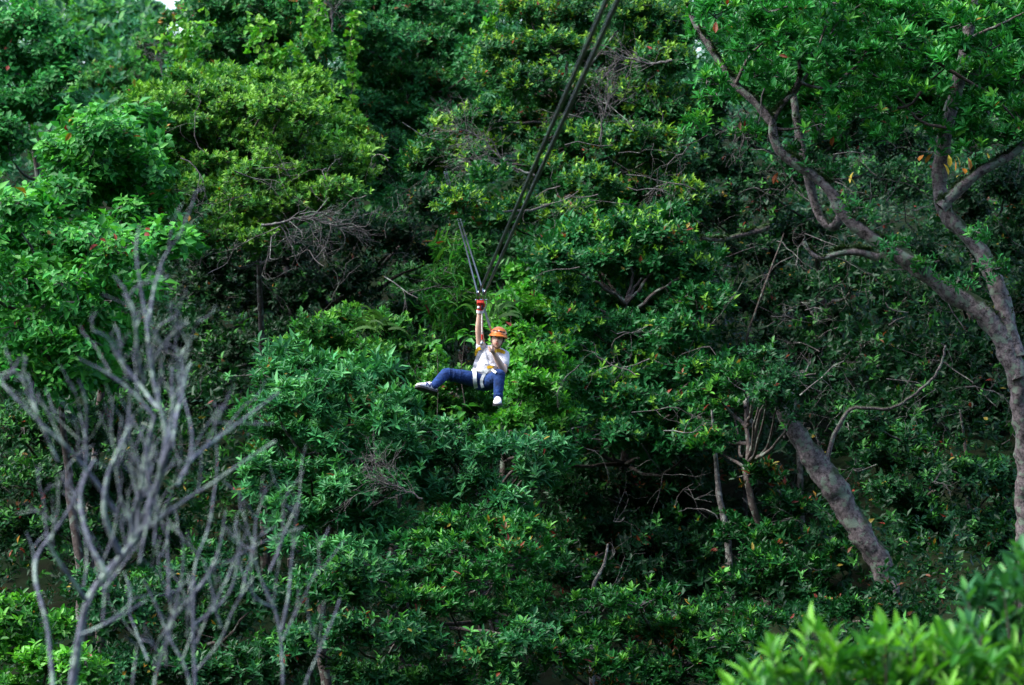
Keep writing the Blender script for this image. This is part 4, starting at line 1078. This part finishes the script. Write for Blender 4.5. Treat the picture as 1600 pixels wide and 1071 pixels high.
# ------------------------------------------------------------------ solid shape helpers for the rider
def sphere_pts(c, rad, M=None, nu=20, nv=14):
    V = [(0, 0, 1)]
    for j in range(1, nv):
        t = math.pi * j / nv
        for i in range(nu):
            a = 2 * math.pi * i / nu; V.append((math.sin(t) * math.cos(a), math.sin(t) * math.sin(a), math.cos(t)))
    V.append((0, 0, -1)); V = np.array(V) * np.array(rad)
    if M is not None: V = V @ np.array(M).T
    F = [(0, 1 + i, 1 + (i + 1) % nu) for i in range(nu)]
    for j in range(nv - 2):
        b = 1 + j * nu
        F += [(b + i, b + nu + i, b + nu + (i + 1) % nu, b + (i + 1) % nu) for i in range(nu)]
    b = 1 + (nv - 2) * nu; e = len(V) - 1
    F += [(b + i, e, b + (i + 1) % nu) for i in range(nu)]
    return V + np.array(c), F


def capsule(a, b, ra, rb, nu=16):
    a = np.array(a, float); b = np.array(b, float); ax = unit((b - a)[None]); u, w_ = perp_frame(ax); ax, u, w_ = ax[0], u[0], w_[0]
    rings = []
    for t in (-80, -50, -25, 0): rings.append((a + ax * ra * math.sin(R(t)), ra * math.cos(R(t))))
    for s in (.33, .66): rings.append((a + (b - a) * s, ra + (rb - ra) * s))
    for t in (0, 25, 50, 80): rings.append((b + ax * rb * math.sin(R(t)), rb * math.cos(R(t))))
    V = [a - ax * ra]; F = []
    for c, r in rings:
        for i in range(nu):
            g = 2 * math.pi * i / nu; V.append(c + r * (u * math.cos(g) + w_ * math.sin(g)))
    V.append(b + ax * rb)
    F += [(0, 1 + (i + 1) % nu, 1 + i) for i in range(nu)]
    for j in range(len(rings) - 1):
        q = 1 + j * nu
        F += [(q + i, q + (i + 1) % nu, q + nu + (i + 1) % nu, q + nu + i) for i in range(nu)]
    q = 1 + (len(rings) - 1) * nu; e = len(V) - 1
    F += [(q + i, q + (i + 1) % nu, e) for i in range(nu)]
    return np.array(V), F


def merged(shapes, name, voxel=None, smooth=2, mat=None, parent=None):
    """joins overlapping closed shapes into one continuous skin"""
    V, F, n = [], [], 0
    for v, f in shapes:
        V += [tuple(p) for p in v]; F += [tuple(i + n for i in q) for q in f]; n += len(v)
    me = bpy.data.meshes.new(name); me.from_pydata(V, [], F); me.update()
    if voxel:
        o = bpy.data.objects.new('tmp', me); col.objects.link(o)
        m = o.modifiers.new('r', 'REMESH'); m.mode = 'VOXEL'; m.voxel_size = voxel; m.adaptivity = 0
        if smooth:
            m2 = o.modifiers.new('s', 'SMOOTH'); m2.factor = .5; m2.iterations = smooth
        dg = bpy.context.evaluated_depsgraph_get()
        me2 = bpy.data.meshes.new_from_object(o.evaluated_get(dg)); me2.name = name
        bpy.data.objects.remove(o); me = me2
    me.polygons.foreach_set('use_smooth', [True] * len(me.polygons))
    return link(name, me, mat, parent)


def build_rider():
    SKIN = plain('skin', (.62, .38, .28), .5, .4, var=.10, vscale=18)
    SHIRT = plain('white_shirt', (.56, .56, .60), .8, .2, bump=.5, bscale=30, var=.05)
    JEANS = plain('blue_denim', (.010, .032, .115), .85, .2, bump=.8, bscale=22, var=.5, vscale=14)
    SHOE = plain('white_shoe', (.72, .68, .68), .6, .3, var=.06)
    SOLE = plain('black_sole', (.015, .015, .017), .7)
    ORANGE = plain('orange_helmet', (.72, .20, .03), .35, .5, var=.05)
    YEL = plain('yellow_webbing', (.70, .42, .02), .7, .2, var=.1)
    GREYW = plain('grey_webbing', (.32, .34, .38), .75, .2, var=.1)
    PALEW = plain('pale_webbing', (.62, .66, .62), .75, .2, var=.08)
    BLUEW = plain('blue_white_webbing', (.42, .58, .66), .7, .2, var=.12)
    RED = plain('red_glove', (.60, .05, .03), .7, .2)
    WHITE = plain('white_glove', (.75, .70, .70), .7, .2)
    HAIR = plain('dark_hair', (.02, .013, .01), .6, .4, bump=.8, bscale=120)
    INK = plain('blue_mark', (.015, .03, .16), .6)
    LIP = plain('lips', (.42, .13, .11), .45)
    BROW = plain('brow', (.035, .02, .015), .7)
    EYEW = plain('eye_white', (.7, .68, .66), .3)
    EYED = plain('eye_dark', (.03, .018, .012), .2)

    def P(px, py, dy=0.0): return np.array([(px - 800) * .008, 40 + dy, (535.5 - py) * .008])
    root = empty('person', P(757, 607, 0))
    tag(root, 'person riding the zip line in orange helmet, white shirt and blue jeans, one arm raised', 'person')

    # joints
    sR, eR, wR = P(752.5, 549, .10), P(748.6, 517, -.02), P(750.2, 489, -.10)
    sL, eL, wL = P(787.5, 556, .06), P(787, 579.5, -.12), P(771.5, 551, -.26)
    hR, kR, aR = P(747, 594, .02), P(697, 584, -.14), P(680.5, 601.5, -.42)
    hL, kL, aL = P(767, 596, .0), P(780.5, 586, -.38), P(778.5, 619, -.44)
    pel, chest = P(757, 593, .06), P(768, 560, .10)
    neck0, head = P(773.5, 549, .07), P(777.3, 529.5, -.01)

    def E(c, r, M=None): return sphere_pts(c, r, M)

    def rotx(a): return Matrix.Rotation(R(a), 3, 'X')
    tilt = Matrix.Rotation(R(8), 3, 'Y')
    # ---- body: one skin from head to hands and feet
    S = [E(head + np.array([0, .02, .02]), (.078, .098, .105), tilt), E(head + np.array([-.004, -.022, -.045]), (.062, .070, .070), tilt),
         E(head + np.array([-.007, -.045, -.093]), (.032, .032, .026)), capsule(neck0, head + np.array([-.002, .025, -.06]), .058, .055),
         E(head + np.array([-.005, -.098, -.022]), (.013, .022, .017)), capsule(head + np.array([-.001, -.080, .02]), head + np.array([-.005, -.100, -.02]), .009, .012),
         E(head + np.array([-.079, .01, -.018]), (.012, .022, .032)), E(head + np.array([.078, .01, -.012]), (.012, .022, .032)),
         E(chest, (.125, .075, .15), tilt), E(pel, (.12, .09, .11)), capsule(pel, chest, .085, .08),
         capsule(chest, sR, .07, .055), capsule(chest, sL, .07, .055),
         capsule(sR, eR, .058, .048), capsule(eR, eR + (wR - eR) * .35, .048, .048), capsule(eR + (wR - eR) * .35, wR, .048, .034),
         capsule(sL, eL, .055, .044), capsule(eL, eL + (wL - eL) * .35, .045, .044), capsule(eL + (wL - eL) * .35, wL, .044, .029),
         capsule(hR, kR, .075, .055), capsule(kR, aR, .05, .04), capsule(hL, kL, .075, .055), capsule(kL, aL, .05, .04)]
    # left hand: palm and fingers closed round the chest strap
    hL_c = P(768.5, 546.5, -.30)
    S += [E(hL_c, (.034, .026, .042), Matrix.Rotation(R(-28), 3, 'Y')), capsule(wL, hL_c, .027, .03)]
    for k, (dz, ln) in enumerate([(.030, .034), (.011, .038), (-.008, .036), (-.026, .029)]):
        b0 = hL_c + np.array([-.026 + .006 * k, -.010, dz]); b1 = b0 + np.array([-.018, -.022, .004]); b2 = b1 + np.array([.010, -.018, -.002]); b3 = b2 + np.array([ln * .5, .002, -.003])
        S += [capsule(b0, b1, .0098, .0092, 10), capsule(b1, b2, .0092, .0088, 10), capsule(b2, b3, .0088, .0075, 10)]
    t0 = hL_c + np.array([.012, -.016, .022]); t1 = t0 + np.array([.002, -.022, .026]); t2 = t1 + np.array([-.014, -.006, .022])
    S += [capsule(t0, t1, .012, .0105, 10), capsule(t1, t2, .0105, .0085, 10)]
    # right hand inside the glove
    hR_c = P(751, 480.5, -.12)
    S += [E(hR_c, (.030, .026, .042)), capsule(wR, hR_c, .028, .030)]
    body = merged(S, 'body', .0085, 3, SKIN, root)

    # ---- face
    def facepart(name, c, r, mat, M=tilt): 
        v, f = sphere_pts(head + np.array(c), r, M, 12, 8); return merged([(v, f)], name, None, 0, mat, body)
    for sx in (-1, 1):
        facepart('eye', (-.003 + sx * .029, -.082, .012 - sx * .003), (.0125, .008, .0065), EYEW)
        facepart('pupil', (-.004 + sx * .029, -.0885, .012 - sx * .003), (.006, .003, .006), EYED)
        facepart('eyebrow', (-.003 + sx * .030, -.085, .028 - sx * .004), (.020, .007, .0055), BROW)
    facepart('lips', (-.008, -.091, -.060), (.021, .009, .0085), LIP)
    facepart('mouth_gap', (-.008, -.0985, -.060), (.014, .003, .0028), EYED)
    hv, hf = sphere_pts(head + np.array([.002, .042, .018]), (.088, .092, .105), tilt)
    merged([(hv, hf), sphere_pts(head + np.array([.078, .018, .0]), (.014, .04, .05)), sphere_pts(head + np.array([-.080, .022, .022]), (.012, .034, .034))], 'hair', .007, 2, HAIR, root)

    # ---- jeans
    J = [E(pel + np.array([0, 0, .005]), (.165, .135, .12)), E(P(757, 601, .05), (.155, .125, .085)),
         capsule(hR, hR + (kR - hR) * .5, .102, .090), capsule(hR + (kR - hR) * .5, kR, .090, .071), capsule(kR, kR + (aR - kR) * .4, .070, .066), capsule(kR + (aR - kR) * .4, aR + (aR - kR) * .04, .066, .052),
         capsule(hL, hL + (kL - hL) * .5, .102, .090), capsule(hL + (kL - hL) * .5, kL, .090, .073), capsule(kL, kL + (aL - kL) * .4, .071, .068), capsule(kL + (aL - kL) * .4, aL + (aL - kL) * .08, .068, .056)]
    rr = np.random.default_rng(7)
    for a, b, ra in ((hR, kR, .085), (kR, aR, .058), (hL, kL, .085), (kL, aL, .060)):       # folds in the cloth
        for s in (.2, .38, .62, .8, .95):
            c = a + (b - a) * s; d = unit(rr.normal(0, 1, (1, 3)))[0]
            c2 = c + d * ra * .3
            ax = unit((b - a)[None]); u, w_ = perp_frame(ax)
            v, f = sphere_pts((0, 0, 0), (ra * 1.04, ra * 1.04, .016), None)
            Mx = np.stack([u[0], w_[0], unit((ax[0] + rr.normal(0, .25, 3))[None])[0]], 1)
            J.append((v @ Mx.T + c2 * .25 + c * .75, f))
    jeans = merged(J, 'jeans', .0085, 3, JEANS, root)

    # ---- shirt
    T = [E(chest + np.array([.002, .0, .0]), (.185, .125, .165), tilt), E(P(762, 575, .07), (.155, .122, .12), tilt), E(P(759, 582, .06), (.150, .128, .07), tilt),
         capsule(P(754, 551, .10), P(788, 556, .06), .066, .066), capsule(P(763, 549, .09), P(783, 552, .08), .062, .062),
         capsule(sR, sR + (eR - sR) * .28, .072, .064), capsule(sL, sL + (eL - sL) * .52, .074, .070)]
    for i in range(5):
        a = P(745 + rr.uniform(0, 22), 560 + rr.uniform(0, 24), -.045 + rr.uniform(-.01, .01)); b = a + np.array([rr.uniform(.05, .14), .01, rr.uniform(-.10, .05)])
        T.append(capsule(a, b, .007, .004, 8))
    shirt = merged(T, 'shirt', .0085, 3, SHIRT, root)

    # ---- webbing laid on the clothes
    def bvh(o):
        me = o.data; return BVHTree.FromPolygons([v.co.copy() for v in me.vertices], [tuple(p.vertices) for p in me.polygons])
    trees = [bvh(jeans), bvh(shirt), bvh(body)]

    def surf(x, z):
        best = 40.3
        for t in trees:
            h = t.ray_cast(Vector((x, 38.5, z)), Vector((0, 1, 0)))
            if h[0] is not None: best = min(best, h[0].y)
        return best

    def strap(name, pts, w_, mat, parent, lift=.007, free=False, thick=.004):
        """flat webbing band; pts in photo px, or (px, py, dy) when it hangs free"""
        Q = []
        if free: Q = [P(*p) for p in pts]
        else:
            pp = smooth_poly([np.array([p[0], p[1], 0.]) for p in pts], 6)
            for p in pp:
                x, z = (p[0] - 800) * .008, (535.5 - p[1]) * .008
                Q.append(np.array([x, min(surf(x, z), surf(x - w_ * .3, z), surf(x + w_ * .3, z)) - lift, z]))
        Q = np.array(Q)
        if len(Q) > 4 and not free:
            Q[1:-1, 1] = np.minimum(Q[1:-1, 1], (Q[:-2, 1] + Q[2:, 1]) / 2)
        tg = unit(np.gradient(Q, axis=0)); sd_ = unit(np.cross(tg, np.array([[0, -1, 0]]))); nn = np.cross(sd_, tg)
        V = np.concatenate([Q + sd_ * w_ / 2, Q - sd_ * w_ / 2, Q - sd_ * w_ / 2 + nn * thick, Q + sd_ * w_ / 2 + nn * thick])
        k = len(Q); F = []
        for i in range(k - 1):
            for a, b in ((0, 1), (1, 2), (2, 3), (3, 0)):
                F.append((a * k + i, a * k + i + 1, b * k + i + 1, b * k + i))
        F += [(0, k, 2 * k, 3 * k), (k - 1, 4 * k - 1, 3 * k - 1, 2 * k - 1)]
        me = bpy.data.meshes.new(name); me.from_pydata([tuple(v) for v in V], [], F)
        return link(name, me, mat, parent)

    hv_, hf_ = sphere_pts(P(753.5, 537.5, -.16), (.022, .010, .030), None, 14, 10)
    harness = merged([(hv_, hf_)], 'harness', None, 0, STEEL, root)
    strap('chest_strap', [(753.5, 540), (751, 549), (746, 560), (742.5, 572), (741.5, 577)], .050, GREYW, harness)
    strap('chest_strap', [(754.5, 541), (759, 553), (762, 566), (763, 577)], .016, GREYW, harness)
    strap('shoulder_pad', [(744.5, 556), (744.5, 550), (747, 546), (751, 544)], .040, YEL, harness, .010)
    strap('shoulder_pad', [(774, 549), (779, 548), (785, 549.5), (789, 552)], .040, YEL, harness, .010)
    strap('waist_pad', [(761, 575), (766, 573.5), (771, 575)], .036, YEL, harness, .012)
    strap('leg_loop', [(739, 577), (741.5, 582), (742, 592), (742.5, 600), (744, 606.5)], .048, PALEW, harness, .009)
    strap('leg_loop', [(762, 577.5), (758, 583), (753.5, 591), (752.3, 598), (754.5, 606)], .036, PALEW, harness, .009)
    strap('waist_belt', [(739.5, 577), (747, 579), (756, 579.5), (765, 578), (773, 579.5)], .022, PALEW, harness, .006)
    strap('waist_belt', [(768, 577), (772, 580), (775.5, 582)], .030, PALEW, harness, .014)

    # ---- lines from harness to trolley
    strap('lanyard', [(757, 483, -.10), (761, 497, -.04), (765, 509, .0), (769.5, 522, .12)], .030, BLUEW, harness, free=True)
    tb = Tubes(); tb.add(smooth_poly([P(753.3, 487, -.12), P(753.0, 505, -.17), P(753.4, 520, -.19), P(753.6, 535, -.17)], 6), np.full(19, .0065), 8)
    link('rope', tb.mesh('rope'), plain('pale_rope', (.62, .58, .52), .8, bump=.6, bscale=90), harness)
    tb = Tubes(); tb.add([P(753.4, 523, -.195), P(753.5, 531, -.19)], [.011, .011], 8)
    link('buckle', tb.mesh('buckle'), RED, harness)

    # ---- glove gripping the trolley handle
    G = [E(hR_c + np.array([0, 0, .0]), (.037, .031, .048)), capsule(P(750.2, 487, -.105), hR_c, .036, .036)]
    for k in range(4):
        b0 = hR_c + np.array([-.034 + .022 * k, -.024, .030]); b1 = b0 + np.array([0, -.024, .026]); b2 = b1 + np.array([0, .020, .026]); b3 = b2 + np.array([0, .026, -.004])
        G += [capsule(b0, b1, .0125, .012, 10), capsule(b1, b2, .012, .0112, 10), capsule(b2, b3, .0112, .010, 10)]
    t0 = hR_c + np.array([.034, -.012, .0]); t1 = t0 + np.array([.016, -.018, .030]); t2 = t1 + np.array([-.010, -.004, .028])
    G += [capsule(t0, t1, .0145, .0125, 10), capsule(t1, t2, .0125, .0105, 10)]
    glove = merged(G, 'glove', .0062, 2, RED, root)
    merged([E(hR_c + np.array([-.022, -.018, -.004]), (.020, .026, .020))], 'white_panel', None, 0, WHITE, glove)
    merged([E(hR_c + np.array([.020, -.020, .006]), (.016, .024, .040))], 'dark_panel', None, 0, DARK, glove)
    merged([E(hR_c + np.array([.002, -.036, .052]), (.030, .014, .010))], 'white_panel', None, 0, WHITE, glove)
    tb = Tubes(); tb.add([P(750.1, 489, -.10), P(750.3, 484.5, -.11)], [.046, .047], 14); link('cuff', tb.mesh('cuff'), WHITE, glove)

    # ---- helmet
    hc = head + np.array([.012, .015, .040]); Mh = np.array(tilt @ rotx(-6))
    v, f = sphere_pts((0, 0, 0), (.110, .135, .112), None, 28, 20)
    z0 = -.012
    keep = [q for q in f if all(v[i][2] > z0 - .02 for i in q)]
    v2 = v.copy(); low = v2[:, 2] < z0; v2[low, 2] = z0
    v2 = v2 @ Mh.T + hc
    me = bpy.data.meshes.new('helmet'); me.from_pydata([tuple(p) for p in v2], [], keep); me.polygons.foreach_set('use_smooth', [True] * len(keep))
    helmet = link('helmet', me, ORANGE, root)
    so = helmet.modifiers.new('shell', 'SOLIDIFY'); so.thickness = .012; so.offset = -1
    n_ = 28; bv, bf = [], []
    for i in range(n_):                                     # rolled rim and short visor
        a = 2 * math.pi * i / n_; vis = max(0, -math.sin(a)) ** 2 * .020
        for (dr, dz) in ((.0, .010), (.008 + vis, .002 - vis * .3), (.008 + vis, -.010 - vis * .3), (-.002, -.014)):
            bv.append(np.array([(.110 + dr) * math.cos(a), (.135 + dr) * math.sin(a), z0 + dz]) @ Mh.T + hc)
    for i in range(n_):
        j = (i + 1) % n_
        for k in range(4): bf.append((i * 4 + k, j * 4 + k, j * 4 + (k + 1) % 4, i * 4 + (k + 1) % 4))
    me = bpy.data.meshes.new('rim'); me.from_pydata([tuple(p) for p in bv], [], bf); link('rim', me, ORANGE, helmet)

    def on_helmet(name, th, ph, r, mat):
        n = np.array([math.cos(ph) * math.sin(th), -math.cos(ph) * math.cos(th), math.sin(ph)])
        c = (n * np.array([.110, .135, .112])) @ Mh.T + hc
        v, f = sphere_pts((0, 0, 0), r, Mh @ np.array(Matrix.Rotation(th, 3, 'Z')), 12, 8); return merged([(v + c, f)], name, None, 0, mat, helmet)
    for th in (-.62, -.26, .26, .62): on_helmet('vent', th, .36, (.022, .008, .009), DARK)
    on_helmet('badge', 0, .42, (.012, .008, .010), WHITE)
    on_helmet('vent', -1.25, .2, (.026, .008, .012), DARK); on_helmet('vent', 1.25, .2, (.026, .008, .012), DARK)
    tb = Tubes(); tb.add(smooth_poly([head + np.array([.080, -.012, .02]), head + np.array([.064, -.05, -.06]), head + np.array([-.004, -.055, -.122]), head + np.array([-.070, -.045, -.06]), head + np.array([-.084, -.012, .02])], 5), np.full(21, .0055), 6)
    link('chin_strap', tb.mesh('chin_strap'), DARK, helmet)

    # ---- shoes
    def shoe(heel, toe, up, label=None, mark=None):
        heel = np.array(heel); toe = np.array(toe); a = unit((toe - heel)[None])[0]; Ln = np.linalg.norm(toe - heel)
        u = np.array(up, float); u = unit((u - a * np.dot(u, a))[None])[0]; s = np.cross(a, u)
        st = [(0, .036, .070), (.08, .045, .102), (.22, .047, .112), (.38, .045, .102), (.55, .050, .084), (.72, .054, .068), (.86, .051, .056), (.95, .039, .046), (1, .020, .030)]
        V, F = [], []; k = 12
        for (t, wd, h) in st:
            for i in range(k):
                g = 2 * math.pi * i / k; cx, cy = math.cos(g), math.sin(g)
                V.append(heel + a * Ln * t + s * wd * (abs(cx) ** .75) * (1 if cx > 0 else -1) * (1 - .28 * max(cy, 0)) + u * (h / 2 + h / 2 * (abs(cy) ** .7) * (1 if cy > 0 else -1)))
        n_ = len(st)
        for j in range(n_ - 1): F += [(j * k + i, j * k + (i + 1) % k, (j + 1) * k + (i + 1) % k, (j + 1) * k + i) for i in range(k)]
        F += [tuple(range(k)), tuple(range((n_ - 1) * k, n_ * k))[::-1]]
        sh = merged([(np.array(V), F)], 'shoe', .006, 2, SHOE, root)
        if label: sh['label'] = label
        V, F = [], []; o = [(0, .032), (.06, .043), (.25, .047), (.42, .046), (.58, .053), (.74, .057), (.88, .052), (.97, .037), (1.02, .014)]
        for (t, wd) in o:
            for (sg, h) in ((1, .010), (1, -.016), (-1, -.016), (-1, .010)): V.append(heel + a * Ln * t + s * sg * (wd + .003) + u * h)
        for j in range(len(o) - 1):
            F += [(j * 4 + i, j * 4 + (i + 1) % 4, (j + 1) * 4 + (i + 1) % 4, (j + 1) * 4 + i) for i in range(4)]
        F += [(0, 1, 2, 3), tuple(range((len(o) - 1) * 4, len(o) * 4))[::-1]]
        me = bpy.data.meshes.new('sole'); me.from_pydata([tuple(p) for p in V], [], F); link('sole', me, SOLE, sh)
        lc = Tubes()
        for t in (.36, .44, .52):                                      # laces
            c = heel + a * Ln * t + u * (.108 - (t - .36) * .14); lc.add([c - s * .024, c + u * .004, c + s * .024], [.004] * 3, 5)
        link('laces', lc.mesh('laces'), WHITE, sh)
        if mark:
            tr = BVHTree.FromPolygons([v_.co.copy() for v_ in sh.data.vertices], [tuple(p.vertices) for p in sh.data.polygons])
            sg = 1 if s[1] < 0 else -1
            pts2 = []
            for (x0, y0), (x1, y1) in (((-.5, -.5), (-.36, .5)), ((-.42, .5), (.28, -.5)), ((.36, -.5), (.5, .5))):
                for k in range(6):
                    f0, f1 = k / 6, (k + 1) / 6
                    xa, ya, xb, yb = x0 + (x1 - x0) * f0, y0 + (y1 - y0) * f0, x0 + (x1 - x0) * f1, y0 + (y1 - y0) * f1
                    pts2.append([(xa - .12, ya), (xa + .12, ya), (xb + .12, yb), (xb - .12, yb)])
            VV, FF = [], []
            for qd in pts2:
                for layer in (0, 1):
                    for (x, y) in qd:
                        c = heel + a * (Ln * .46 - x * .060) * 1 + u * (.056 + y * .052) + s * sg * .09
                        h = tr.ray_cast(Vector(c), Vector(-s * sg))
                        q = np.array(h[0]) if h[0] is not None else c - s * sg * .045
                        VV.append(tuple(q + s * sg * (.006 if layer == 0 else .0005)))
                b = len(VV) - 8
                FF += [(b, b + 1, b + 2, b + 3), (b + 4, b + 7, b + 6, b + 5)] + [(b + i, b + 4 + i, b + 4 + (i + 1) % 4, b + (i + 1) % 4) for i in range(4)]
            me = bpy.data.meshes.new('letter_mark'); me.from_pydata(VV, [], FF); link('letter_mark', me, INK, sh)
    shoe(P(682.5, 612, -.42), P(651.5, 603.5, -.52), (.25, .45, .9), 'white shoe with a blue letter N', True)
    shoe(P(779, 629.5, -.36), P(777.3, 631, -.63), (-.02, .12, 1))

    # ---- trolley on the cables (a thing of its own)
    tr_root = empty('zip_trolley', PUL); tag(tr_root, 'steel zip line pulley trolley above the red glove', 'pulley')
    for sx in (-1, 1):
        for sy in (-.05, .05):
            c = PUL + np.array([sx * .038, sy, .035 + (0.012 if sx > 0 else 0)])
            tb = Tubes(); tb.add([c - np.array([.016, 0, 0]), c - np.array([.006, 0, 0]), c + np.array([.006, 0, 0]), c + np.array([.016, 0, 0])], [.030, .022, .022, .030], 16)
            tb.add([c - np.array([.0162, 0, 0]), c + np.array([.0162, 0, 0])], [.012, .012], 10)
            link('wheel', tb.mesh('wheel'), STEEL, tr_root)
    for sx in (-.060, -.016, .016, .060):
        V = [(sx + dx, y, z) for dx in (-.002, .002) for (y, z) in ((-.085, .055), (.085, .055), (.075, -.01), (.03, -.065), (-.03, -.065), (-.075, -.01))]
        F = [(0, 1, 2, 3, 4, 5), (11, 10, 9, 8, 7, 6)] + [(i, 6 + i, 6 + (i + 1) % 6, (i + 1) % 6) for i in range(6)]
        me = bpy.data.meshes.new('side_plate'); me.from_pydata([tuple(np.array(p) + PUL) for p in V], [], F); link('side_plate', me, STEEL, tr_root)
    tb = Tubes(); tb.add([PUL + np.array([-.075, 0, -.055]), PUL + np.array([.075, 0, -.055])], [.011, .011], 10); link('axle', tb.mesh('axle'), STEEL, tr_root)
    ang = np.linspace(0, 2 * math.pi, 21); cb = np.array([PUL + np.array([.045 + .022 * math.cos(g), -.0, -.105 + .05 * math.sin(g)]) for g in ang])
    tb = Tubes(); tb.add(cb, np.full(21, .006), 6); link('carabiner', tb.mesh('carabiner'), STEEL, tr_root)


build_rider()
